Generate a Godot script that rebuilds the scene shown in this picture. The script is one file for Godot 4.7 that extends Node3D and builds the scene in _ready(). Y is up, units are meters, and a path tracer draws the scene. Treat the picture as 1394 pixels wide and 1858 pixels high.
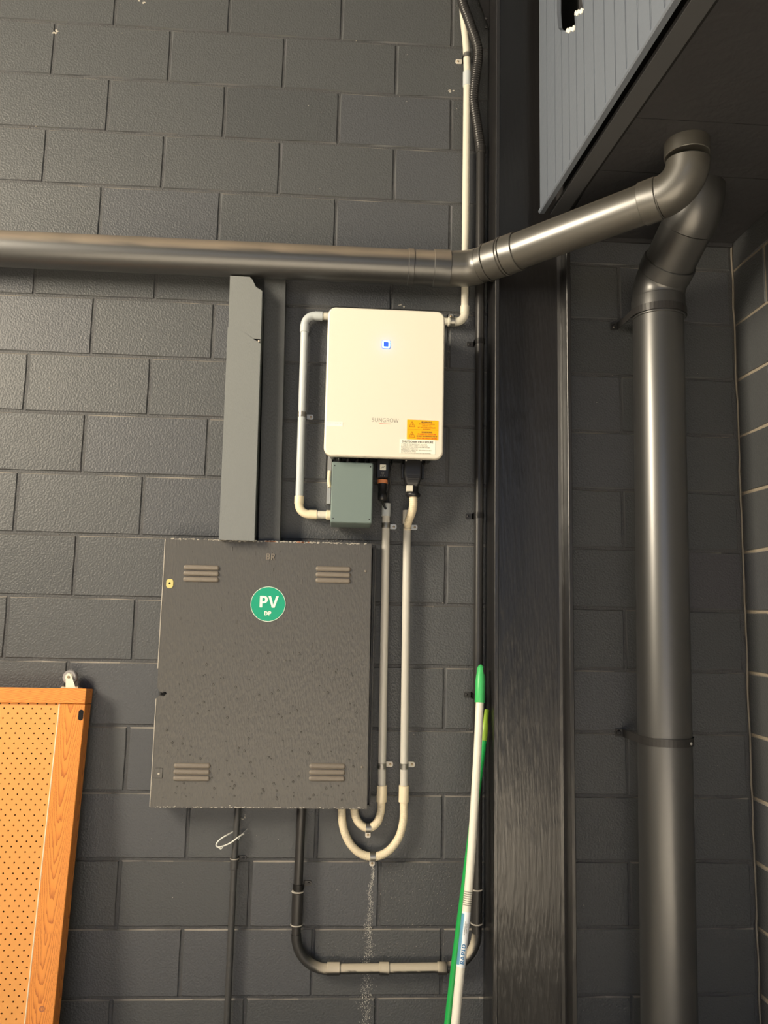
extends Node3D

const WINDOW := Vector3(-2.2, 3.12, 2.25)       # centre of the unseen window assumed as main light
const WINDOW_SIZE := Vector2(1.1, 1.6)        # along z, and high
const DUST_AND_HIGHLIGHT := Color(0.16, 0.145, 0.125)  # settled dust and joint highlights mixed into one edge colour
var smooth_id := 0              # smooth group that tube() writes into
var T := Transform3D()          # laid on every vertex that the helpers emit
var rng := RandomNumberGenerator.new()
var M := {}
var taken := {}
var noise_a: NoiseTexture2D
var noise_b: NoiseTexture2D
var noise_c: NoiseTexture2D
var mottle: NoiseTexture2D
var sans: SystemFont

# ---------------------------------------------------------------- mesh helpers
func begin() -> SurfaceTool:
	var st := SurfaceTool.new()
	st.begin(Mesh.PRIMITIVE_TRIANGLES)
	st.set_smooth_group(-1)
	return st

func tri(st: SurfaceTool, a: Vector3, b: Vector3, c: Vector3) -> void:   # counter-clockwise seen from outside
	st.add_vertex(T * a)
	st.add_vertex(T * c)
	st.add_vertex(T * b)

func quad(st: SurfaceTool, a: Vector3, b: Vector3, c: Vector3, d: Vector3) -> void:
	tri(st, a, b, c)
	tri(st, a, c, d)

func box(st: SurfaceTool, c: Vector3, s: Vector3, b := 0.0) -> void:     # chamfered on the +z side
	if b <= 0.0:
		b = minf(0.0008, minf(s.x, minf(s.y, s.z)) * 0.2)
	rbox(st, c, s.x, s.y, b * 1.2, [[-s.z / 2, b], [-s.z / 2 + b, 0.0], [s.z / 2 - b, 0.0], [s.z / 2, b]], 1)

func rrect(w: float, h: float, r: float, n: int) -> PackedVector2Array:
	var out := PackedVector2Array()
	r = minf(r, minf(w, h) * 0.499)
	var cs := [Vector2(w / 2 - r, -h / 2 + r), Vector2(w / 2 - r, h / 2 - r), Vector2(-w / 2 + r, h / 2 - r), Vector2(-w / 2 + r, -h / 2 + r)]
	for k in 4:
		for i in n + 1:
			var a := -PI / 2 + k * PI / 2 + i * PI / 2 / n
			out.append(cs[k] + Vector2(cos(a), sin(a)) * r)
	return out

func rbox(st: SurfaceTool, c: Vector3, w: float, h: float, r: float, levels: Array, n := 6, smooth := false) -> void:
	# a rounded rectangle swept through [z, inset] levels, back to front
	var loops := []
	for l in levels:
		var ins: float = l[1]
		var p := rrect(maxf(w - 2 * ins, 0.0002), maxf(h - 2 * ins, 0.0002), maxf(r - ins, 0.0001), n)
		var q := PackedVector3Array()
		for v in p:
			q.append(c + Vector3(v.x, v.y, l[0]))
		loops.append(q)
	loft(st, loops, smooth)

func loft(st: SurfaceTool, loops: Array, smooth := false) -> void:
	st.set_smooth_group(0 if smooth else -1)
	var m: int = loops[0].size()
	for k in loops.size() - 1:
		for i in m:
			var j := (i + 1) % m
			quad(st, loops[k][i], loops[k][j], loops[k + 1][j], loops[k + 1][i])
	st.set_smooth_group(-1)
	for e in 2:
		var q: PackedVector3Array = loops[0] if e == 0 else loops[-1]
		var mid := Vector3.ZERO
		for v in q:
			mid += v / m
		for i in m:
			var j := (i + 1) % m
			if e == 0:
				tri(st, mid, q[j], q[i])
			else:
				tri(st, mid, q[i], q[j])

func prism(st: SurfaceTool, p: PackedVector2Array, z0: float, z1: float) -> void:
	if Geometry2D.is_polygon_clockwise(p):      # want counter-clockwise (y up)
		p.reverse()
	var idx := Geometry2D.triangulate_polygon(p)
	for k in range(0, idx.size(), 3):
		var a := p[idx[k]]
		var b := p[idx[k + 1]]
		var c := p[idx[k + 2]]
		if (b - a).cross(c - a) < 0:
			var t := b
			b = c
			c = t
		tri(st, Vector3(a.x, a.y, z1), Vector3(b.x, b.y, z1), Vector3(c.x, c.y, z1))
		tri(st, Vector3(a.x, a.y, z0), Vector3(c.x, c.y, z0), Vector3(b.x, b.y, z0))
	for i in p.size():
		var j := (i + 1) % p.size()
		quad(st, Vector3(p[i].x, p[i].y, z0), Vector3(p[j].x, p[j].y, z0), Vector3(p[j].x, p[j].y, z1), Vector3(p[i].x, p[i].y, z1))

func tube(st: SurfaceTool, path: Array, rad, n := 20, dust := 0, caps := true) -> void:
	var m := path.size()
	var rings := []
	var u := Vector3.ZERO
	for k in m:
		var d: Vector3 = (path[mini(k + 1, m - 1)] - path[maxi(k - 1, 0)]).normalized()
		if k == 0:
			u = d.cross(Vector3(0, 0, 1) if absf(d.z) < 0.9 else Vector3(1, 0, 0)).normalized()
		else:
			u = (u - d * u.dot(d)).normalized()
		var v := d.cross(u)
		var r: float = rad[k] if rad is Array else rad
		var ring := []
		for i in n:
			var a := TAU * i / n
			ring.append([path[k] + (u * cos(a) + v * sin(a)) * r, u * cos(a) + v * sin(a)])
		rings.append(ring)
	st.set_smooth_group(smooth_id)
	for k in m - 1:
		for i in n:
			var j := (i + 1) % n
			var q := [rings[k][i], rings[k][j], rings[k + 1][j], rings[k + 1][i]]
			for t in [0, 2, 1, 0, 3, 2]:
				if dust > 0:
					st.set_color(dust_color(dust, q[t][0], q[t][1]))
				st.add_vertex(T * q[t][0])
	if caps:
		st.set_smooth_group(-1)
		for i in n:
			var j := (i + 1) % n
			if dust > 0:
				st.set_color(dust_color(dust, rings[0][0][0], Vector3.DOWN))
			tri(st, path[0], rings[0][j][0], rings[0][i][0])
			tri(st, path[-1], rings[-1][i][0], rings[-1][j][0])

func arc(a: Vector3, p: Vector3, b: Vector3, r: float, n := 10) -> Array:  # the rounded corner at p
	var d1 := (a - p).normalized()
	var d2 := (b - p).normalized()
	var half := d1.angle_to(d2) / 2
	var t := r / tan(half)
	var c := p + (d1 + d2).normalized() * (r / sin(half))
	var v1 := p + d1 * t - c
	var v2 := p + d2 * t - c
	var out := []
	for i in n + 1:
		out.append(c + v1.slerp(v2, float(i) / n))
	return out

func spline(pts: Array, n := 8) -> Array:
	var out := []
	for k in pts.size() - 1:
		var a: Vector3 = pts[maxi(k - 1, 0)]
		var d: Vector3 = pts[mini(k + 2, pts.size() - 1)]
		for i in n:
			out.append((pts[k] as Vector3).cubic_interpolate(pts[k + 1], a, d, float(i) / n))
	out.append(pts[-1])
	return out

func even(path: Array, step: float) -> Array:         # the same line, walked in even steps
	var c := Curve3D.new()
	c.bake_interval = step
	for p in path:
		c.add_point(p)
	var l := c.get_baked_length()
	var k := int(l / step)
	var out := []
	for i in k + 1:
		out.append(c.sample_baked(l * i / k))
	return out

func corrugated(st: SurfaceTool, path: Array, r: float, pitch := 0.0045, deep := 0.0013, n := 18) -> void:
	var p := even(path, pitch / 3.0)
	var rr := []
	for i in p.size():
		rr.append(r - (deep if i % 3 == 2 else 0.0))
	tube(st, p, rr, n)

func along(path: Array, y: float) -> Vector3:         # where a rising line passes the height y
	for k in path.size() - 1:
		if path[k + 1].y >= y:
			return path[k].lerp(path[k + 1], (y - path[k].y) / (path[k + 1].y - path[k].y))
	return path[-1]

# ---------------------------------------------------------------- naming helpers
func numbered(called: String) -> String:
	var k: int = taken.get(called, 0)
	taken[called] = k + 1
	return called if k == 0 else "%s_%03d" % [called, k]

func thing(called: String, label: String, category: String, at: Vector3, group := "") -> Node3D:
	var o := Node3D.new()
	o.name = numbered(called)
	o.position = at
	o.set_meta("label", label)
	o.set_meta("category", category)
	if group:
		o.set_meta("group", group)
	add_child(o, true)
	return o

func struct(called: String, label: String, category: String) -> Node3D:
	var o := thing(called, label, category, Vector3.ZERO)
	o.set_meta("kind", "structure")
	return o

func place(o: Node3D, called: String, parent: Node) -> void:
	o.name = called
	parent.add_child(o, true)

func part(called: String, st: SurfaceTool, m: Material, parent: Node3D, label := "", local := false) -> MeshInstance3D:
	st.generate_normals()
	var o := MeshInstance3D.new()
	o.mesh = st.commit()
	o.material_override = m
	if not local and not parent is MeshInstance3D:
		o.position = -parent.position
	if label:
		o.set_meta("label", label)
	place(o, called, parent)
	return o

func stuff(o: Node) -> void:
	o.set_meta("kind", "stuff")

func words(text: String, tall: float, at: Vector3, m: Material, parent: Node3D, called := "lettering", bold := true, wide := 1.0, turn := 0.0, left := false, depth := 0.0006) -> MeshInstance3D:
	var t := TextMesh.new()
	t.font = sans
	if bold:
		t.font = M["bold"]
	t.text = text
	t.font_size = 32
	t.pixel_size = tall / 23.0
	t.depth = depth
	t.curve_step = 3.0
	if left:
		t.horizontal_alignment = HORIZONTAL_ALIGNMENT_LEFT
	var o := MeshInstance3D.new()
	o.mesh = t
	o.material_override = m
	o.transform = Transform3D(Basis(Vector3(0, 0, 1), turn).scaled_local(Vector3(wide, 1, 1)), at)
	if not parent is MeshInstance3D:
		o.position -= parent.position
	place(o, called, parent)
	return o

# ---------------------------------------------------------------- materials
func noise_tex(freq: float, octaves: int, normal: bool, strength := 4.0, seed_ := 1, size := 512) -> NoiseTexture2D:
	var f := FastNoiseLite.new()
	f.noise_type = FastNoiseLite.TYPE_SIMPLEX_SMOOTH
	f.frequency = freq
	f.fractal_octaves = octaves
	f.seed = seed_
	var t := NoiseTexture2D.new()
	t.width = size
	t.height = size
	t.seamless = true
	t.noise = f
	t.as_normal_map = normal
	t.bump_strength = strength
	return t

func mat(c: Color, rough := 0.5, metal := 0.0) -> StandardMaterial3D:
	var m := StandardMaterial3D.new()
	m.albedo_color = c
	m.roughness = rough
	m.metallic = metal
	return m

func bumpy(m: StandardMaterial3D, t: Texture2D, scale: Vector3, amount: float) -> StandardMaterial3D:
	m.normal_enabled = true
	m.normal_texture = t
	m.normal_scale = amount
	m.uv1_triplanar = true
	m.uv1_world_triplanar = true
	m.uv1_scale = scale
	return m

func rgb8(r: int, g: int, b: int) -> Color:
	return Color(r / 255.0, g / 255.0, b / 255.0)

func wood_texture(seed_: int) -> ImageTexture:
	var w := 128
	var h := 1024
	var im := Image.create(w, h, false, Image.FORMAT_RGB8)
	var f := FastNoiseLite.new()
	f.seed = seed_
	f.frequency = 0.012
	var g := FastNoiseLite.new()
	g.seed = seed_ + 5
	g.frequency = 0.05
	for y in h:
		for x in w:
			var u := (float(x) / w - 0.45) * 2.0
			var v := float(y) / h * 7.0
			var d := u * u * 3.4 + v * 0.9 + 0.55 * f.get_noise_2d(x * 0.9, y * 0.22) + 0.06 * g.get_noise_2d(x * 2.0, y * 0.1)
			var ring := fposmod(d * 2.6, 1.0)
			var dark := pow(ring, 4.0) * 0.75 + 0.12 * (0.5 + 0.5 * g.get_noise_2d(x * 3.0, y * 0.06))
			im.set_pixel(x, y, Color(0.93, 0.60, 0.25).lerp(Color(0.62, 0.30, 0.09), clampf(dark, 0, 1)))
	return ImageTexture.create_from_image(im)

func make_materials() -> void:
	sans = SystemFont.new()
	sans.font_names = PackedStringArray(["Droid Sans"])
	var b := SystemFont.new()
	b.font_names = PackedStringArray(["Droid Sans"])
	b.font_weight = 700
	M["bold"] = b
	noise_a = noise_tex(0.045, 3, true, 5.0, 3)
	noise_b = noise_tex(0.02, 4, true, 6.0, 9)
	noise_c = noise_tex(0.15, 2, true, 3.0, 17)
	mottle = noise_tex(0.012, 4, false, 1.0, 21)
	var ramp := Gradient.new()
	ramp.set_color(0, Color(0.82, 0.82, 0.82))
	ramp.set_color(1, Color(1, 1, 1))
	mottle.color_ramp = ramp
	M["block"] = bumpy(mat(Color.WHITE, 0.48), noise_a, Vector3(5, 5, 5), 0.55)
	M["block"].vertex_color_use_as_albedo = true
	M["mortar"] = bumpy(mat(rgb8(70, 71, 73), 0.6), noise_a, Vector3(6, 6, 6), 0.8)
	M["concrete"] = bumpy(mat(rgb8(168, 165, 158), 0.7), noise_b, Vector3(1, 1, 1), 0.4)
	M["shell"] = mat(rgb8(64, 65, 68), 0.6)
	M["roof"] = mat(rgb8(80, 82, 88), 0.6)
	M["soffit"] = bumpy(mat(rgb8(52, 52, 55), 0.6), noise_b, Vector3(2, 2, 2), 0.3)
	M["bar"] = mat(rgb8(72, 73, 76), 0.55)
	M["cladding"] = bumpy(mat(rgb8(106, 113, 124), 0.45), noise_b, Vector3(2, 2, 2), 0.15)
	M["steel"] = bumpy(mat(rgb8(30, 29, 30), 0.30), noise_b, Vector3(9, 0.6, 9), 0.2)
	M["steel"].metallic_specular = 0.75
	M["pipe"] = bumpy(mat(Color.WHITE, 0.33), noise_c, Vector3(6, 6, 6), 0.06)
	M["pipe"].roughness = 0.42
	M["pipe"].metallic_specular = 1.0
	M["pipe"].clearcoat_enabled = true
	M["pipe"].clearcoat = 0.7
	M["pipe"].clearcoat_roughness = 0.26
	M["pipe"].vertex_color_use_as_albedo = true
	M["black_pvc"] = bumpy(mat(rgb8(44, 43, 43), 0.35), noise_c, Vector3(8, 8, 8), 0.2)
	M["worn_pvc"] = bumpy(mat(Color.WHITE, 0.4), noise_c, Vector3(8, 8, 8), 0.3)
	M["worn_pvc"].vertex_color_use_as_albedo = true
	M["grey_paint"] = bumpy(mat(rgb8(66, 66, 66), 0.5), noise_a, Vector3(8, 2, 8), 0.5)
	M["sheet"] = bumpy(mat(rgb8(122, 125, 124), 0.40), noise_c, Vector3(4, 1, 4), 0.15)
	M["shaded_sheet"] = bumpy(mat(rgb8(72, 74, 75), 0.5), noise_c, Vector3(4, 1, 4), 0.15)  # sheet paint darkened for the shade beside the wide cover
	M["door"] = bumpy(mat(rgb8(82, 80, 77), 0.38), noise_a, Vector3(7, 1.4, 7), 0.32)
	M["louvre"] = bumpy(mat(rgb8(124, 116, 106), 0.45), noise_a, Vector3(14, 14, 14), 0.9)
	M["cream"] = mat(rgb8(226, 220, 204), 0.42)
	M["white_pvc"] = mat(rgb8(212, 208, 193), 0.4)
	M["grey_pvc"] = mat(rgb8(196, 193, 184), 0.42)
	M["pale_pvc"] = mat(rgb8(190, 196, 198), 0.42)
	M["fitting"] = mat(rgb8(232, 218, 188), 0.42)
	M["green_box"] = mat(rgb8(112, 127, 124), 0.5)
	M["black"] = mat(rgb8(28, 28, 30), 0.4)
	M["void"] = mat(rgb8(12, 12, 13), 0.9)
	M["zinc"] = bumpy(mat(rgb8(205, 203, 196), 0.32, 0.85), noise_c, Vector3(20, 20, 20), 0.4)
	M["tab"] = mat(rgb8(214, 208, 196), 0.5, 0.25)
	M["screw"] = mat(rgb8(170, 150, 120), 0.4, 0.7)
	M["white"] = mat(rgb8(240, 240, 232), 0.5)
	M["paper"] = mat(rgb8(244, 243, 228), 0.55)
	M["yellow"] = mat(rgb8(247, 178, 0), 0.5)
	M["ink"] = mat(rgb8(60, 56, 48), 0.6)
	M["faint"] = mat(rgb8(135, 130, 118), 0.6)
	M["red"] = mat(rgb8(200, 62, 24), 0.6)
	M["amber_ink"] = mat(rgb8(176, 108, 0), 0.6)
	M["pv_green"] = mat(rgb8(0, 156, 120), 0.45)
	M["pv_light"] = mat(rgb8(30, 172, 142), 0.45)
	M["brass"] = mat(rgb8(214, 200, 128), 0.4, 0.2)
	M["rust"] = mat(rgb8(168, 104, 70), 0.7)
	M["chip"] = mat(rgb8(178, 172, 162), 0.7)
	M["drip"] = mat(rgb8(206, 202, 194), 0.8)
	M["dusty"] = mat(rgb8(140, 132, 120), 0.8)  # pale tone of the corner bead
	M["pale_joint"] = bumpy(mat(rgb8(150, 140, 124), 0.8), noise_a, Vector3(6, 6, 6), 0.8)  # paler mortar for the right wall
	M["orange"] = mat(rgb8(205, 130, 84), 0.5)
	M["green"] = mat(rgb8(34, 168, 80), 0.35)
	M["green_cap"] = mat(rgb8(70, 186, 104), 0.38)
	M["lime"] = mat(rgb8(150, 186, 60), 0.4)
	M["pole_white"] = mat(rgb8(232, 228, 214), 0.35)
	M["blue_ink"] = mat(rgb8(40, 110, 160), 0.5)
	M["sky_label"] = mat(rgb8(140, 205, 232), 0.5)
	M["label_white"] = mat(rgb8(236, 240, 244), 0.45)
	M["wheel"] = mat(rgb8(150, 146, 146), 0.5)
	M["peg"] = bumpy(mat(rgb8(228, 158, 82), 0.6), noise_c, Vector3(10, 10, 10), 0.15)
	for k in 2:
		var w := mat(Color.WHITE, 0.45)
		w.albedo_texture = wood_texture(31 + k * 11)
		w.uv1_triplanar = true
		w.uv1_scale = Vector3(1 / 0.09, 1 / 0.95, 1 / 0.09) if k == 0 else Vector3(1 / 0.9, 1 / 0.09, 1 / 0.09)
		w.uv1_offset = Vector3(0.5, 0.0, 0.0)
		M["wood%d" % k] = w
	var g := mat(rgb8(20, 60, 160), 0.4)
	g.emission_enabled = true
	g.emission = rgb8(70, 110, 255)
	g.emission_energy_multiplier = 0.7
	M["led_blue"] = g
	var e := mat(rgb8(200, 240, 255), 0.4)
	e.emission_enabled = true
	e.emission = rgb8(190, 240, 255)
	e.emission_energy_multiplier = 1.1
	M["led_white"] = e
	var p := mat(rgb8(235, 230, 215), 0.6)
	p.emission_enabled = true
	p.emission = rgb8(255, 240, 208)
	p.emission_energy_multiplier = 4.0  # makes the assumed window glow
	M["pane"] = p

# ---------------------------------------------------------------- fittings
func saddle(parent: Node3D, c: Vector3, r: float, along: Vector3, side: Vector3, m: Material, tab_m: Material, wide := 0.017) -> void:
	# a half-saddle: a strap over the pipe and a rounded tab screwed to the wall on one side
	along = along.normalized()
	side = side.normalized()
	var out := side.cross(along)
	if out.z < 0:
		out = -out
	var st := begin()
	var n := 14
	var t := 0.0014
	var line := []
	var foot := c.z - 0.001 if absf(out.z) > 0.5 else 0.0
	line.append([c + side * (r + t) - out * foot, c + side * r - out * foot])
	for e in n + 1:
		var d := side * cos(PI * e / n) + out * sin(PI * e / n)
		line.append([c + d * (r + t), c + d * r])
	for k in line.size() - 1:
		var h := along * wide / 2
		var o0: Vector3 = line[k][0]
		var o1: Vector3 = line[k + 1][0]
		var i0: Vector3 = line[k][1]
		var i1: Vector3 = line[k + 1][1]
		for f in [[o0 - h, o1 - h, o1 + h, o0 + h], [i0 + h, i1 + h, i1 - h, i0 - h], [o0 + h, o1 + h, i1 + h, i0 + h], [o1 - h, o0 - h, i0 - h, i1 - h]]:
			quad(st, f[0], f[1], f[2], f[3])
			quad(st, f[3], f[2], f[1], f[0])
	var strap := part("saddle_clip", st, m, parent)
	st = begin()
	var base := Vector3(c.x, c.y, 0.0015) + side * (r + 0.0125)
	T = Transform3D(Basis(side, out.cross(side), out), base)
	rbox(st, Vector3(-0.001, 0, 0), 0.026, wide, 0.006, [[-0.0012, 0.0], [0.0008, 0.0], [0.0014, 0.0007]], 5)
	T = Transform3D()
	part("tab", st, tab_m, strap)
	st = begin()
	T = Transform3D(Basis(), base + side * 0.003)
	rbox(st, Vector3.ZERO, 0.008, 0.008, 0.004, [[0.001, 0.0], [0.0028, 0.0006], [0.0036, 0.002]], 5)
	T = Transform3D()
	part("screw", st, tab_m if tab_m == M["black_pvc"] or tab_m == M["grey_paint"] else M["screw"], strap)

func pipe_part(called: String, a: Vector3, b: Vector3, r, m: Material, parent: Node3D, n := 20) -> MeshInstance3D:
	var st := begin()
	tube(st, [a, b] if not r is Array else [a, b], r, n)
	return part(called, st, m, parent)

func elbow(a: Vector3, p: Vector3, b: Vector3, bend: float, r: float, sock: float, m: Material, parent: Node3D) -> void:
	var ar := arc(a, p, b, bend)
	var st := begin()
	tube(st, ar, r + 0.0012, 20)
	var d0 := (a - p).normalized()
	var d1 := (b - p).normalized()
	for e in [[ar[0], d0], [ar[-1], d1]]:
		smooth_id = 1
		tube(st, [e[0] - e[1] * 0.001, e[0] + e[1] * (sock - 0.001)], r + 0.0026, 20)
		smooth_id = 2
		tube(st, [e[0] + e[1] * (sock - 0.001), e[0] + e[1] * sock], [r + 0.0026, r + 0.001], 20)
		smooth_id = 0
	part("elbow", st, m, parent)

func collar(called: String, c: Vector3, d: Vector3, l: float, r: float, m: Material, parent: Node3D, dust := 0, n := 28) -> MeshInstance3D:
	var st := begin()
	d = d.normalized()
	var e := d * (l / 2 - 0.0015)
	tube(st, [c - e, c + e], r, n, dust, false)
	smooth_id = 1
	tube(st, [c - d * l / 2, c - e], [r - 0.0015, r], n, dust)
	smooth_id = 2
	tube(st, [c + e, c + d * l / 2], [r, r - 0.0015], n, dust)
	smooth_id = 0
	return part(called, st, m, parent)

func bolt(parent: Node3D, c: Vector3, r: float, m: Material, called := "screw") -> void:
	var st := begin()
	rbox(st, c, r * 2, r * 2, r, [[-0.001, 0.0], [r * 0.35, r * 0.12], [r * 0.6, r * 0.5]], 4)
	part(called, st, m, parent)

# ---------------------------------------------------------------- the blocks
var block_meshes := {}
func block_mesh(w: float, v: int) -> ArrayMesh:
	var key := "%.3f_%d" % [w, v]
	if block_meshes.has(key):
		return block_meshes[key]
	var r := RandomNumberGenerator.new()
	r.seed = hash(key)
	var st := begin()
	var h := 0.1925
	var loop := []                      # outline, counter-clockwise, with which side it lies on
	var nx := 5 if w > 0.25 else 3
	for i in nx:
		loop.append(Vector2(-w / 2 + w * i / nx, -h / 2))
	for i in 3:
		loop.append(Vector2(w / 2, -h / 2 + h * i / 3))
	for i in nx:
		loop.append(Vector2(w / 2 - w * i / nx, h / 2))
	for i in 3:
		loop.append(Vector2(-w / 2, h / 2 - h * i / 3))
	var m := loop.size()
	var out := []
	var ins := []
	for i in m:
		var p: Vector2 = loop[i] + Vector2(r.randf_range(-0.0016, 0.0016), r.randf_range(-0.0016, 0.0016))
		out.append(p)
		var c := r.randf_range(0.002, 0.0042)
		ins.append(Vector2(clampf(p.x, -w / 2 + c, w / 2 - c), clampf(p.y, -h / 2 + c, h / 2 - c)))
	var tone := r.randf_range(0.92, 1.08)
	var base := Color(0.068, 0.0715, 0.077) * tone
	var mid := Vector3(0, 0, r.randf_range(-0.0004, 0.0008))
	for i in m:
		var j := (i + 1) % m
		st.set_color(base)
		tri(st, mid, Vector3(ins[i].x, ins[i].y, 0), Vector3(ins[j].x, ins[j].y, 0))
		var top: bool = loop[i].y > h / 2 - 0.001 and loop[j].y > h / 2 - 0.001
		st.set_color(base.lerp(DUST_AND_HIGHLIGHT * 2.0, r.randf_range(0.2, 1.0)) if top else base.lerp(DUST_AND_HIGHLIGHT, r.randf_range(0.0, 0.12)))  # top edges paler: dust plus caught light, put into the colour
		quad(st, Vector3(out[i].x, out[i].y, -0.0042), Vector3(out[j].x, out[j].y, -0.0042), Vector3(ins[j].x, ins[j].y, 0), Vector3(ins[i].x, ins[i].y, 0))
		quad(st, Vector3(out[i].x, out[i].y, -0.014), Vector3(out[j].x, out[j].y, -0.014), Vector3(out[j].x, out[j].y, -0.0042), Vector3(out[i].x, out[i].y, -0.0042))
	st.generate_normals()
	var mesh := st.commit()
	block_meshes[key] = mesh
	return mesh

func lay_blocks(wall: Node3D, basis: Basis, origin: Vector3, length: float, seen_from: float, seen_to: float, shift: float, tall: float) -> void:
	# along the wall's own x from 0 to length; blocks of 390 x 190 in half bond, each its own part where the photo can see it
	var rest := begin()
	var any := false
	for c in int(tall / 0.2):
		var x: float = -0.2 if (c % 2 == 0) == (shift > 0.0) else 0.0
		while x < length:
			var a := maxf(x, 0.0)
			var b := minf(x + 0.4, length)
			x += 0.4
			if b - a < 0.05:
				continue
			var w := snappedf(b - a - 0.0075, 0.0025)
			var at := origin + basis * Vector3((a + b) / 2, 0, 0) + Vector3(0, c * 0.2 + 0.1, 0)
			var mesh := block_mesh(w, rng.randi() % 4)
			if b > seen_from and a < seen_to and c * 0.2 < 4.1:
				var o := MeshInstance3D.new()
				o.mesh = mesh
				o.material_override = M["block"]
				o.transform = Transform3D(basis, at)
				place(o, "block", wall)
			else:
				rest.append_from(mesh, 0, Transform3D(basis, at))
				any = true
	if any:
		var o := MeshInstance3D.new()
		o.mesh = rest.commit()
		o.material_override = M["block"]
		stuff(o)
		place(o, "distant_blocks", wall)

var soft_noise := FastNoiseLite.new()
func dust_color(mode: int, p: Vector3, n: Vector3) -> Color:
	# 1 to 3: black plastic with more or less settled dust on its upper side; 4: worn paint along the low conduit
	if mode == 4:
		soft_noise.frequency = 22.0
		var on := smoothstep(0.78, 0.86, p.x) * (1.0 - smoothstep(1.285, 1.30, p.x)) * (1.0 - smoothstep(0.56, 0.64, p.y))
		var w := soft_noise.get_noise_3d(p.x, p.y, p.z)
		var k := smoothstep(0.02, 0.22, n.y + n.z * 0.25 + 0.35 * w) if p.x < 1.2 else smoothstep(0.0, 0.3, -n.x + 0.3 * w)
		return Color(0.026, 0.0255, 0.025).lerp(Color(0.52, 0.46, 0.36), on * k)
	soft_noise.frequency = 9.0
	var top: float = [1.0, 0.45, 0.12][mode - 1]
	var low: float = [0.02, 0.5, 0.5][mode - 1]
	var j := smoothstep(low, low + 0.26, n.y + 0.14 * soft_noise.get_noise_3d(p.x, p.y * 4, p.z * 4)) * top
	return (Color(0.055, 0.052, 0.047) if mode == 2 else Color(0.030, 0.030, 0.030)).lerp(Color(0.25, 0.20, 0.148), j * (0.8 + 0.3 * soft_noise.get_noise_3d(p.x * 5, p.y, p.z)))

# ================================================================ the scene
func _ready() -> void:
	rng.seed = 11
	# camera
	var cam := Camera3D.new()
	cam.name = "camera"
	cam.transform = Transform3D(Basis(Vector3(0.99799783, 0.02167542, 0.05941807), Vector3(-0.02899258, 0.99170845, 0.12519495), Vector3(-0.05621175, -0.12666697, 0.99035131)).orthonormalized(), Vector3(0.84688, 1.57817, 2.52839))
	cam.fov = 67.285
	cam.near = 0.05
	add_child(cam)
	# sky and exposure
	var env := Environment.new()
	env.background_mode = Environment.BG_SKY
	var sky := ProceduralSkyMaterial.new()
	sky.sky_top_color = rgb8(140, 172, 225)
	sky.sky_horizon_color = rgb8(205, 218, 240)
	sky.ground_horizon_color = rgb8(170, 175, 185)
	sky.ground_bottom_color = rgb8(120, 122, 128)
	sky.sky_energy_multiplier = 1.3
	sky.ground_energy_multiplier = 1.0
	env.sky = Sky.new()
	env.sky.sky_material = sky
	env.tonemap_mode = Environment.TONE_MAPPER_LINEAR
	env.tonemap_exposure = 1.0
	env.sdfgi_enabled = true
	env.ssao_enabled = true
	env.ssil_enabled = true
	var we := WorldEnvironment.new()
	we.name = "world_environment"
	we.environment = env
	add_child(we)
	# main light, set at an unseen window assumed in the left wall
	var al := AreaLight3D.new()
	al.name = "assumed_daylight"
	al.area_size = WINDOW_SIZE - Vector2(0.06, 0.06)
	al.light_color = rgb8(255, 240, 214)
	al.light_energy = 28.5
	al.area_range = 30.0
	al.area_attenuation = 2.0
	al.shadow_enabled = true
	al.transform = Transform3D(Basis.looking_at(Vector3(1, 0, 0), Vector3.UP), WINDOW + Vector3(0.06, 0, 0))
	add_child(al)
	# the sun, which reaches only the floor inside the open doorway
	var sun := DirectionalLight3D.new()
	sun.name = "sun"
	sun.light_color = rgb8(255, 238, 212)
	sun.light_energy = 12.5
	sun.light_angular_distance = 0.6
	sun.shadow_enabled = true
	sun.transform = Transform3D(Basis.looking_at(Vector3(0.06, -0.78, -1.0), Vector3.UP), Vector3(0, 6, 10))
	add_child(sun)

	make_materials()
	room()
	column_and_bulkhead()
	drain_pipes()
	meter_box()
	inverter()
	conduits()
	pegboard()
	poles()

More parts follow.
